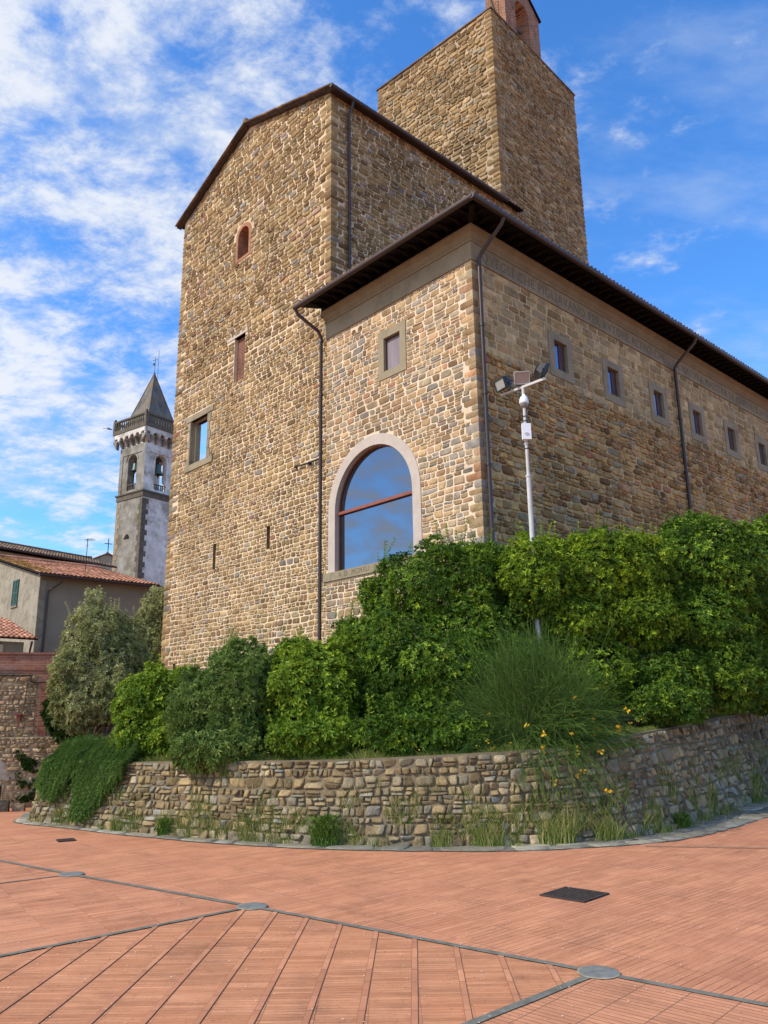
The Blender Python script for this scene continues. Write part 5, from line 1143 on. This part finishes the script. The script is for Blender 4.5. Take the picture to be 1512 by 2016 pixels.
flood(c_bar - U * .41 + Z * .19 + V * .04, 92, 30, .34, .24, .18)
a_ = Acc(); lathe(a_, [(.002, .15), (.03, .147), (.035, .12), (.06, .10), (.082, .05), (.088, 0), (.088, -.035), (.080, -.04)], (PX, PY - .015, 7.357), 20, 0); lathe(a_, [(.078, -.04), (.072, -.075), (.045, -.105), (.03, -.115)], (PX, PY - .015, 7.357), 20, 1)
a_.build('dome_camera', [M['white'], M['dome']], mast)
a_ = Acc(); box(a_, A(PX - .082, PY - .115, 6.589), A(.164, .01, 0), A(0, .08, 0), Z * .31); 
bxo = a_.build('junction_box', M['white'], mast)
a_ = Acc(); a_.add(np.array([[PX - .0 + .045 * math.cos(t) + .0, PY - .117 + .005 * math.cos(t) - .002, 6.689 + .026 * math.sin(t)] for t in np.linspace(0, 6.2, 14)]), [np.arange(14).reshape(1, -1)]); a_.build('grey_emblem', M['galv'], bxo)

# ================================================================== OLD STONE WALL AT THE LEFT
D1 = A(math.sin(R(74)), math.cos(R(74)), 0); D2 = A(-D1[1], D1[0], 0)     # D1 to the right, D2 away
E0 = A(-9.93, 24.03, 0)
def OW(s, t, n): return E0 + s[..., None] * D1 - n[..., None] * D2 + t[..., None] * Z
def ow(s, t, n=0.0): return E0 + s * D1 - n * D2 + t * Z
old = thing('old_stone_wall', 'old rubble wall with red brick top and flaking plaster foot at the left', 'wall', E0 + Z * -.65)
a_ = Acc(); box(a_, ow(-9, 1.27, 0), D1 * 9, D2 * .5, Z * 1.9, 1); box(a_, ow(-9, -.9, .05), D1 * 12.5, D2 * .6, Z * 2.17, 1)
stones(a_, lambda s, t, n: OW(s, t, n), -9, 0, 1.28, 3.05, rh=(.065, .13), asp=(1.2, 3.0), gap=.010, relief=.035, ex=(3, 9), seed=81, bound=lambda t: (-9, -.32), split=.35, jit=.3, wave=.4, tilt=.5)
stones(a_, lambda s, t, n: OW(s, t, n + .05), -9, 3.4, .35, 1.26, rh=(.07, .14), asp=(1.2, 2.8), gap=.010, relief=.035, ex=(3, 9), seed=82, split=.35, jit=.3, wave=.4, tilt=.5)
stones(a_, lambda s, t, n: OW(s, t, n + .05), -9, 3.4, -.8, .35, rh=(.08, .15), asp=(1.0, 2.2), gap=.03, relief=.025, ex=(2.2, 4.5), seed=83, split=.35, jit=.3, wave=.4, tilt=.5)
a_.build('wall', [M['old_stone'], M['old_mortar']], old)
a_ = Acc(); box(a_, ow(-9, 3.17, .05), D1 * 9.03, D2 * .6, Z * .45); box(a_, ow(-9, 3.05, .02), D1 * 9.0, D2 * .55, Z * .10); box(a_, ow(-9.1, 3.62, .09), D1 * 9.18, D2 * .68, Z * .05)
for i in range(22):
    z = 1.3 + i * .079; ln = .22 + .10 * (i % 2); box(a_, ow(-ln, z, .035), D1 * ln, D2 * .4, Z * .070)
a_.build('brick_top', M['brickW'], old)
a_ = Acc()                      # patches of surviving plaster
rg = np.random.default_rng(84)
for (cx_, cz_, rx_, rz_) in ((-1.55, .42, .62, .28), (-.95, .30, .35, .20), (-2.4, .3, .6, .33), (-.25, .52, .20, .16)):
    nn_ = 22; an = np.linspace(0, 2 * np.pi, nn_, endpoint=False); rr = rg.uniform(.7, 1.15, nn_); P = [ow(cx_ + rx_ * r * math.cos(q), cz_ + rz_ * r * math.sin(q), .085) for q, r in zip(an, rr)]; Q = [ow(cx_ + rx_ * r * math.cos(q), cz_ + rz_ * r * math.sin(q), .04) for q, r in zip(an, rr)]
    a_.add(np.array(P + [ow(cx_, cz_, .09)]), [np.array([[i, (i + 1) % nn_, nn_] for i in range(nn_)])]); a_.add(np.array(P + Q), [np.array([[i, (i + 1) % nn_, nn_ + (i + 1) % nn_, nn_ + i] for i in range(nn_)])])
a_.build('plaster_patch', M['old_plaster'], old)
a_ = Acc(); tube(a_, [ow(-9, 3.0, .08), ow(-.55, 3.0, .08), ow(-.52, 2.96, .08), ow(-.52, 2.84, .08), ow(-.45, 2.80, .08), ow(.0, 2.80, .08)], .018, 6); tube(a_, [ow(-.6, 2.8, .06), ow(-.64, 2.0, .06)], .010, 5); a_.build('cable', M['iron'], old)
a_ = Acc(); box(a_, ow(-.86, 1.88, .02), D1 * .20, -D2 * .18, Z * .05); box(a_, ow(-.80, 1.72, .02), D1 * .10, -D2 * .10, Z * .17); a_.build('iron_bracket', M['redframe'], old)
tf_ = Acc(); rg = np.random.default_rng(85)
P = np.array([ow(s, t, .1) for s, t in zip(rg.normal(-.35, .16, 420), rg.uniform(-.5, .95, 420)) if mn.noise(Vector((s * 3, t * 3, 2))) > .0]); rosettes(tf_, P, rg.normal(size=P.shape) * .5 - D2, .07, .035, 6, (20, 80), rg); tf_.build('wall_creeper', M['ivy'], old)
def cutstone(p, w, d, h, a, label, m, seed):
    rg = np.random.default_rng(seed); x = A(math.sin(R(a)), math.cos(R(a)), 0); y = A(-x[1], x[0], 0); a_ = Acc(); k = 4; lin = np.linspace(-1, 1, k)
    for (ax, bx, cx_, sa, sb, sc) in ((x, Z, -y, w, h, d), (x, Z, y, w, h, d), (y, Z, x, d, h, w), (y, Z, -x, d, h, w), (x, y, Z, w, d, h)):
        g = np.array([[i, j] for j in lin for i in lin]); v = A(*p) + Z * h / 2 + g[:, :1] * ax * sa / 2 * .97 + g[:, 1:] * bx * sb / 2 * .97 + cx_ * sc / 2 * (1 - .05 * (g ** 4).max(1))[:, None] + rg.normal(size=(k * k, 3)) * .004
        a_.add(v, [np.array([[j * k + i, j * k + i + 1, (j + 1) * k + i + 1, (j + 1) * k + i] for j in range(k - 1) for i in range(k - 1)])])
    o = a_.build('stone_block', m, None, A(*p)); o.location = p; tag(o, label, 'stone block', 'stone blocks before the old wall')
cutstone((-9.83, 22.5, -.62), .30, .22, .19, 80, 'squared grey stone block on the red paving before the old wall', M['dress'], 1)
cutstone((-10.17, 22.35, -.62), .26, .26, .30, 75, 'taller dark weathered stone block at the left edge of the photo', M['camp_trim'], 2)
a_ = Acc(); tube(a_, [A(-10.27, 22.25, -.35), A(-10.27, 22.25, .02)], .035, 8); lathe(a_, [(.035, 0), (.045, .02), (.03, .05), (.001, .06)], (-10.27, 22.25, .0), 8)
o = a_.build('iron_post', M['iron'], None, A(-10.27, 22.25, -.33)); o.location = (-10.27, 22.25, -.33); tag(o, 'short rusty iron post on top of the dark stone block', 'post')

# ================================================================== HOUSES
H0 = A(-17.6, 40.3, 0); HUd, HVd = U, V
def HP(a, b, z): return H0 + a * HUd + b * HVd + z * Z
house = thing('plaster_house', 'grey plastered house with terracotta roof and green shutter behind the old wall', 'house', HP(3, 3, -1))
a_ = Acc(); GZ, RZ, GD, GL = 8.95, 11.0, 8.0, 6.0
sh_ = [(3.35, 7.75), (4.05, 7.75), (4.05, 9.25), (3.35, 9.25)]
wallface(a_, [(0, -1), (2 * GD, -1), (2 * GD, GZ), (GD, RZ), (0, GZ)], [], lambda s, t: HP(s, 0, t), 0); wallface(a_, [(0, -1), (GL, -1), (GL, GZ), (0, GZ)], [], lambda s, t: HP(0, s, t), 1)
wallface(a_, [(0, -1), (2 * GD, -1), (2 * GD, GZ), (GD, RZ), (0, GZ)], [], lambda s, t: HP(s, GL, t), 1); wallface(a_, [(0, -1), (GL, -1), (GL, GZ), (0, GZ)], [], lambda s, t: HP(2 * GD, s, t), 1)
box(a_, HP(-.04, -.04, -1), HUd * .1, HVd * .34, Z * 10.1, 0)
a_.build('wall', [M['render'], M['render2']], house)
a_ = Acc(); e0 = HP(-.55, -.28, GZ - .02); T_ = (HP(GD, -.28, RZ + .12) - e0); ln = np.linalg.norm(T_); T_ /= ln; Nn = np.cross(HVd, T_); Nn = Nn if Nn[2] > 0 else -Nn
box(a_, e0, HVd * (GL + .75), T_ * ln, Nn * .08, 2)
tiles(a_, e0 + Nn * .07, HVd, T_, int((GL + .75) / .22), int(ln / .38), pw=.22, pl=.38, seed=91, mix=lambda j, i, rg: 1 if (j < 5 + rg.integers(-1, 3) and i > 1) or rg.random() < .03 else 0)
e1 = HP(2 * GD + .5, -.28, GZ - .02); T2 = (HP(GD, -.28, RZ + .12) - e1); T2 /= np.linalg.norm(T2); N2_ = np.cross(HVd, T2); N2_ = N2_ if N2_[2] > 0 else -N2_; box(a_, e1, HVd * (GL + .75), T2 * ln, N2_ * .12, 0)
for i in range(14): p = HP(GD, -.3 + i * .48, RZ + .26); tube(a_, [p, p + HVd * .52 + Z * .015], [.13, .11], 8, 0)
a_.build('roof', [M['tile'], M['tile_moss'], M['soffit']], house)
a_ = Acc()
tube(a_, [HP(-.62, -.3, GZ - .05), HP(-.62, GL + .5, GZ - .05)], .07, 8); a_.build('gutter', M['gutter'], house)
a_ = Acc(); tube(a_, [HP(-.60, .95, GZ - .1), HP(-.5, .9, GZ - .3), HP(-.1, .42, GZ - .75), HP(-.08, .40, GZ - 1.0), HP(-.08, .40, 3)], .05, 8); a_.build('downpipe', M['gutter'], house)
a_ = Acc()
for (x0, x1) in ((3.15, 3.59), (3.61, 4.05)):
    for (p, q, r_, s_) in ((x0, x0 + .05, 7.80, 9.2), (x1 - .05, x1, 7.80, 9.2), (x0, x1, 7.80, 7.86), (x0, x1, 9.14, 9.2), (x0, x1, 8.47, 8.53)): box(a_, HP(p, -.06 + (0 if p != x0 or q - p < .1 else -.002), r_), HUd * (q - p), HVd * .045, Z * (s_ - r_))
    for i in range(20):
        z = 7.87 + i * .0645; box(a_, HP(x0 + .05, -.055, z), HUd * (x1 - x0 - .1), HVd * .025 + Z * .035, Z * .012)
sho = a_.build('shutter', M['shutter'], house); a_ = Acc(); box(a_, HP(3.08, -.03, 7.70), HUd * 1.04, HVd * .05 - HVd * .10, Z * .07); a_.build('sill', M['render2'], house)
# low annex
annex = thing('tiled_annex', 'low annex with pantiled roof in front of the plaster house, at the left edge', 'house', A(-15.6, 34.6, -1))
X0 = A(-15.1, 34.75, 0)
def XP(a, b, z): return X0 + a * U - b * V + z * Z
a_ = Acc(); box(a_, XP(.5, .35, -1), U * 4, -V * 6, Z * 6.05, 1); box(a_, XP(.4, 1.22, -1), U * .2, -V * .8, Z * 5.9, 0); a_.build('wall', [M['cream'], M['render2']], annex)
a_ = Acc(); e0 = XP(0, 7.0, 5.12); T_ = U * 4.6 + Z * 1.35; ln = np.linalg.norm(T_); T_ /= ln; Nn = np.cross(V, T_); Nn = Nn if Nn[2] > 0 else -Nn; box(a_, e0, V * 7.05, T_ * ln, Nn * .07, 1); tiles(a_, e0 + Nn * .06, V, T_, 32, int(ln / .38), pw=.22, pl=.38, seed=92); a_.build('roof', [M['tile'], M['soffit']], annex)
a_ = Acc(); tube(a_, [XP(.1, .15, 5.05), XP(.35, .12, 4.7), XP(.38, .12, 3.2)], .045, 8); a_.build('downpipe', M['gutter'], annex)
# long roof behind
rear = thing('long_roofed_house', 'house behind with a long old grey-brown tiled roof line', 'house', A(-24, 58, -1))
q0 = A(-27.6, 52.2, 0); dR = unit(A(5.2, 7.6, 0)); dU = A(-dR[1], dR[0], 0)
a_ = Acc(); box(a_, q0 + dU * .6 - Z, dR * 11.2, dU * 6, Z * 14.3); a_.build('wall', M['render2'], rear)
a_ = Acc(); e0 = q0 + Z * 13.38 - dR * .2; T_ = dU * 3.0 + Z * .95; ln = np.linalg.norm(T_); T_ /= ln; Nn = np.cross(dR, T_); Nn = Nn if Nn[2] > 0 else -Nn; box(a_, e0, dR * 11.7, T_ * ln, Nn * .08, 1); tiles(a_, e0 + Nn * .07, dR, T_, int(11.7 / .24), int(ln / .38), pw=.24, pl=.38, seed=93)
for i in range(23): p = e0 + T_ * ln + Z * .12 + dR * (i * .5); tube(a_, [p, p + dR * .54 + Z * .02], [.15, .12], 8, 0)
box(a_, e0 + T_ * ln, dR * 11.7, dU * 3.4 - Z * 1.0, Z * .1, 0); a_.build('roof', [M['tile_old'], M['soffit']], rear)
a_ = Acc(); tube(a_, [e0 - dU * .05 + Z * .02, e0 + dR * 11.7 - dU * .05 + Z * .02], .08, 8); a_.build('gutter', M['gutter'], rear)
# aerial
at_ = A(-16.38, 43.0, 0); an_ = Acc(); zt = 11.5; tube(an_, [at_ + Z * 9.6, at_ + Z * zt], .02, 6)
x = unit(A(.9, -.4, 0)); 
for z, l, n_ in ((zt - .08, .55, 6), (10.45, .40, 5)):
    tube(an_, [at_ + Z * z - x * l * .35, at_ + Z * (z - (.12 if z > 11 else 0)) + x * l], .012, 5)
    for i in range(n_): p = at_ + Z * z - x * l * .3 + x * l * 1.25 * i / n_; yv = A(-x[1], x[0], .0); tube(an_, [p - yv * .16, p + yv * .16], .008, 4)
tube(an_, [at_ + Z * 11.1 - x * .1, at_ + Z * 11.1 + x * .1], .012, 4)
o = an_.build('television_aerial', M['iron'], None, at_ + Z * 9.6); o.location = tuple(at_ + Z * 9.6); tag(o, 'thin television aerial on the terracotta roof of the plaster house', 'aerial')
# chapel gable with cross
ch = thing('church_gable', 'small grey gable topped by an iron cross beside the bell tower', 'church', A(-33.6, 95, -1))
def CPt(a, z, d=0): return A(-33.66, 95.1, 0) + unit(A(.86, .5, 0)) * a + unit(A(-.5, .86, 0)) * d + Z * z
a_ = Acc(); prism(a_, [(-3.2, -1), (4, -1), (4, 19.5), (0, 21.4), (-3.2, 19.8)], lambda s, t, d: CPt(s, t, d), 0, 8); a_.build('wall', M['render'], ch)
a_ = Acc()
for (p, q) in (((-3.5, 19.7), (0, 21.45)), ((4.2, 19.4), (0, 21.45))): box(a_, CPt(p[0], p[1], -.2), CPt(q[0], q[1], -.2) - CPt(p[0], p[1], -.2), CPt(0, 0, 8.4) - CPt(0, 0, 0), Z * .14)
a_.build('roof', M['tile_old'], ch)
a_ = Acc(); tube(a_, [CPt(0, 21.4), CPt(0, 23.3)], .055, 6); tube(a_, [CPt(-.45, 22.7), CPt(.45, 22.7)], .05, 6); lathe(a_, [(.2, 0), (.17, .12), (.08, .2)], CPt(0, 21.5, .2), 8); a_.build('cross', M['iron'], ch)

# ================================================================== BELL TOWER
CU = unit(A(math.sin(R(-54)), math.cos(R(-54)), 0)); CV = unit(A(math.sin(R(36)), math.cos(R(36)), 0)); CW = 4.35
C0 = A(-25.47, 81.08, 0)
camp = thing('bell_tower', 'tall slim church bell tower with pointed spire, balustrade and hanging bells', 'bell tower', C0 + (CU + CV) * CW / 2 - Z * 1)
def CP(a, b, z): return C0 + a * CU + b * CV + z * Z
def cbox(acc, a0, a1, b0, b1, z0, z1, mi=0): return box(acc, CP(a0, b0, z0), CU * (a1 - a0), CV * (b1 - b0), Z * (z1 - z0), mi)
ZS, ZB = 24.75, 30.75
a_ = Acc(); op = arch_hole(1.85, 2.75, 20.35, 20.45, 10)
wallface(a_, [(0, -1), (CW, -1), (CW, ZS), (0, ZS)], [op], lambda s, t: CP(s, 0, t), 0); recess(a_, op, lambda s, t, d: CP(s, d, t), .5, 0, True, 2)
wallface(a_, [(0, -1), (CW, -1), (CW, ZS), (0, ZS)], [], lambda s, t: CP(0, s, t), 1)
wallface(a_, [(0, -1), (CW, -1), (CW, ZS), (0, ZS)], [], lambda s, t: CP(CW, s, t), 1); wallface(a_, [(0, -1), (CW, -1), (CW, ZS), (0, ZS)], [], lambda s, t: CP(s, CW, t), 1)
a_.build('shaft', [M['camp_grey'], M['camp_white'], M['dark']], camp)
nq = 38; qn = Acc(); qf_ = Acc()
for i in range(nq):
    z = 3 + i * (ZS - 3.2) / nq; h = (ZS - 3.2) / nq; l1, l2 = (.38, .78) if i % 2 else (.62, .50)
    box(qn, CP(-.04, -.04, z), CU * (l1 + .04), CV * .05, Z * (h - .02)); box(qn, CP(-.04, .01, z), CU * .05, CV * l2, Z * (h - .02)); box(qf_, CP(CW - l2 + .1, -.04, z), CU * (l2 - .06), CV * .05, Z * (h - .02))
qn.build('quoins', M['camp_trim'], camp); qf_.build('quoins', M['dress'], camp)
a_ = Acc(); cbox(a_, -.10, CW + .1, -.10, CW + .1, ZS, ZS + .55); cbox(a_, -.22, CW + .22, -.22, CW + .22, ZS + .55, ZS + .68); a_.build('string_course', M['camp_trim'], camp)
a_ = Acc(); s0_, s1_, z0_ = 1.42, 2.93, ZS + .72; ob = arch_hole(s0_, s1_, z0_ + .3, ZS + 4.3, 14)
for fn, mi, dp_ in ((lambda s, t, d=0: CP(s, .05 + d, t), 0, 1), (lambda s, t, d=0: CP(.05 + d, s, t), 1, 1), (lambda s, t, d=0: CP(CW - .05 - d, s, t), 1, 1), (lambda s, t, d=0: CP(s, CW - .05 - d, t), 1, 1)):
    wallface(a_, [(.05, ZS + .6), (CW - .05, ZS + .6), (CW - .05, ZB), (.05, ZB)], [ob], fn, mi); recess(a_, ob, fn, .7, mi, False)
cbox(a_, .05, CW - .05, .05, CW - .05, ZS + .6, ZS + .8, 1); cbox(a_, .05, CW - .05, .05, CW - .05, ZB - .1, ZB, 1)
# raised corner pilasters and lintel band
for (x0, x1) in ((0.0, .50), (CW - .50, CW)):
    cbox(a_, x0, x1, -.02, .06, ZS + .68, ZB - .9, 0); box(a_, CP(-.02, x0, ZS + .68), CU * .08, CV * (x1 - x0), Z * (ZB - .9 - ZS - .68), 1)
cbox(a_, 0, CW, -.03, .055, ZB - .9, ZB - .02, 0); box(a_, CP(-.03, 0, ZB - .9), CU * .085, CV * CW, Z * .88, 1)
ar_i = arc((s0_ + s1_) / 2, ZS + 4.3, (s1_ - s0_) / 2, 0, 180, 14); ar_o = arc((s0_ + s1_) / 2, ZS + 4.3, (s1_ - s0_) / 2 + .28, 0, 180, 14)
for fn, mi in ((lambda s, t, d=0: CP(s, .05 + d, t), 0), (lambda s, t, d=0: CP(.05 + d, s, t), 1)):
    a_.add(np.array([fn(s, t, -.07) for s, t in ar_i] + [fn(s, t, -.07) for s, t in ar_o] + [fn(s, t, .0) for s, t in ar_o]), [np.array([[i, i + 1, 15 + i - 1 + 0, 14 + i] for i in range(13)] + [[14 + i, 15 + i, 29 + i, 28 + i] for i in range(13)])], mi)
a_.build('belfry', [M['camp_grey'], M['camp_white'], M['dark']], camp)
for (p, s_) in ((CP(2.2, .45, ZS + 3.25), 1.0), (CP(.55, 2.2, ZS + 2.95), 1.35)):
    a_ = Acc(); lathe(a_, [(.02, .95 * s_), (.16 * s_, .92 * s_), (.24 * s_, .78 * s_), (.27 * s_, .35 * s_), (.36 * s_, .08 * s_), (.43 * s_, 0), (.37 * s_, 0)], p, 16, 0); tube(a_, [p + Z * .1, p - Z * .28 * s_], .06 * s_, 6, 1); tube(a_, [p + Z * 1.0 * s_ - CU * .4 - CV * .4, p + Z * 1.0 * s_ + CU * .4 + CV * .4], .07, 6, 1)
    a_.build('bell', [M['bronze'], M['iron']], camp)
for fn in (lambda s, z, d: CP(s, d, z), lambda s, z, d: CP(d, s, z)):
    a_ = Acc()
    for i in range(5): p = fn(s0_ + .13 + i * .26, ZS + .72, .15); tube(a_, [p, p + Z * .35, p + Z * .9], [.06, .09, .05], 6)
    p, q = fn(s0_, ZS + 1.6, .05), fn(s1_, ZS + 1.6, .05); tube(a_, [p + A(0, 0, 0), q], .07, 6); a_.build('parapet', M['camp_trim'], camp)
# corbel table: arches on brackets carrying the balustrade
a_ = Acc(); OVC = .62; nb_ = 6; zc0, zc1 = ZB + .05, 32.35
for face in range(4):
    for i in range(nb_ + 1):
        s = -OVC + .12 + i * (CW + 2 * OVC - .24) / nb_
        prof = [(0, zc0), (.18, zc0 + .05), (.45, zc0 + .42), (OVC, zc0 + .62), (OVC, zc0 + .75), (0, zc0 + .75)]
        fn = [lambda x, z, w: CP(s + w, -x, z), lambda x, z, w: CP(-x, s + w, z), lambda x, z, w: CP(s + w, CW + x, z), lambda x, z, w: CP(CW + x, s + w, z)][face]
        prism(a_, prof, fn, -.13, .13, 2)
    k_ = (CW + 2 * OVC) / nb_; 
    for i in range(nb_):
        c_ = -OVC + (i + .5) * k_; r_ = k_ / 2 - .13; out_ = [(c_ - k_ / 2, zc0 + .75), (c_ - r_, zc0 + .75)] + arc(c_, zc0 + .75, r_, 180, 0, 9)[1:-1] + [(c_ + r_, zc0 + .75), (c_ + k_ / 2, zc0 + .75), (c_ + k_ / 2, zc1), (c_ - k_ / 2, zc1)]
        fn = [lambda x, z, w: CP(x, -OVC + w, z), lambda x, z, w: CP(-OVC + w, x, z), lambda x, z, w: CP(x, CW + OVC - w, z), lambda x, z, w: CP(CW + OVC - w, x, z)][face]
        prism(a_, out_, fn, 0, .22, 0)
cbox(a_, .04, CW - .04, .04, CW - .04, ZB, zc1, 0); cbox(a_, -OVC + .03, CW + OVC - .03, -OVC + .03, CW + OVC - .03, zc1 - .04, zc1, 0)
a_.build('corbel_table', [M['camp_white'], M['camp_trim'], M['camp_grey']], camp)
a_ = Acc(); o_ = OVC + .08; cbox(a_, -o_, CW + o_, -o_, CW + o_, zc1, zc1 + .42)
zb_ = zc1 + .42; zt_ = zb_ + 1.15; hi = []
for face in range(4):
    fn = [lambda s, d, z: CP(s, -o_ + d, z), lambda s, d, z: CP(-o_ + d, s, z), lambda s, d, z: CP(s, CW + o_ - d, z), lambda s, d, z: CP(CW + o_ - d, s, z)][face]
    nbal = 15
    for i in range(nbal):
        s = -o_ + .2 + (CW + 2 * o_ - .4) * (i + .5) / nbal
        p = fn(s, .14, zb_); tube(a_, [p, p + Z * .12, p + Z * .4, p + Z * .7, p + Z * .95], [.10, .06, .11, .06, .09], 6)
    p = fn(-o_, .0, zt_ - .18); q = fn(CW + o_, .28, zt_ - .18); mn_ = np.minimum(0, 0)
    e = fn(CW + o_, 0, 0) - fn(-o_, 0, 0); f2 = fn(0, .28, 0) - fn(0, 0, 0); box(a_, fn(-o_, 0, zt_ - .2) + Z * (.002 * face), e, f2, Z * .18)
for (x, y) in ((-o_, -o_), (CW + o_ - .3, -o_), (-o_, CW + o_ - .3), (CW + o_ - .3, CW + o_ - .3)):
    cbox(a_, x - .01, x + .31, y - .01, y + .31, zb_, zt_ + .06); lathe(a_, [(.05, 0), (.14, .08), (.15, .16), (.08, .26), (.001, .28)], CP(x + .15, y + .15, zt_ + .06), 8)
a_.build('balustrade', M['camp_trim'], camp)
a_ = Acc(); sb = .02; zb2 = zc1 + .42; ap = CP(CW / 2, CW / 2, 40.1); b_ = [CP(sb, sb, zb2), CP(CW - sb, sb, zb2), CP(CW - sb, CW - sb, zb2), CP(sb, CW - sb, zb2)]
kk = 8
for i in range(4):
    p, q = b_[i], b_[(i + 1) % 4]
    g = np.array([(p + (q - p) * x) * (1 - y) + ap * y for y in np.linspace(0, .985, kk) for x in np.linspace(0, 1, 5)]); a_.add(g, [np.array([[j * 5 + m, j * 5 + m + 1, (j + 1) * 5 + m + 1, (j + 1) * 5 + m] for j in range(kk - 1) for m in range(4)])])
    tube(a_, [p, p * .015 + ap * .985], [.07, .05], 5)
lathe(a_, [(.12, -.25), (.10, -.05), (.12, .0), (.05, .12), (.001, .15)], ap, 8); a_.build('spire', M['spire'], camp)
a_ = Acc(); tube(a_, [ap, ap + Z * 2.1], .025, 5); tube(a_, [ap + Z * 1.65 - CU * .32 + CV * .1, ap + Z * 1.65 + CU * .32 - CV * .1], .03, 5); tube(a_, [ap + CV * .45 + Z * -.9, ap + CV * .45 + Z * 3.0], .02, 5)
prism(a_, [(0, 0), (.12, -.2), (.35, -.05), (.42, .2), (.3, .12), (.1, .18)], lambda s, t, d: ap + CU * s + Z * (1.15 + t) + CV * d, -.02, .02); a_.build('weather_vane', M['iron'], camp)
# bird
bp_ = A(-13.69, 37.58, 15.84); a_ = Acc(); xx = unit(A(.9, .42, 0)); yy = A(-xx[1], xx[0], 0)
tube(a_, [bp_ - xx * .16 + Z * .0, bp_ - xx * .06, bp_ + xx * .05, bp_ + xx * .12, bp_ + xx * .16], [.008, .03, .034, .022, .004], 7)
for s in (-1, 1): a_.add(np.array([bp_ + xx * .05, bp_ - xx * .04, bp_ + yy * s * .16 + Z * (.08 * s + .04) - xx * .06, bp_ + yy * s * .28 + Z * (.14 * s + .02) - xx * .2, bp_ + yy * s * .15 + Z * (.09 * s + .05) + xx * .02]), [np.array([[0, 4, 2, 1]]), np.array([[4, 3, 2]])])
a_.add(np.array([bp_ - xx * .14, bp_ - xx * .28 + yy * .05, bp_ - xx * .28 - yy * .05]), [np.array([[0, 1, 2]])])
o = a_.build('flying_bird', M['black'], None, bp_); o.location = tuple(bp_); tag(o, 'small dark bird flying beside the bell tower', 'bird')
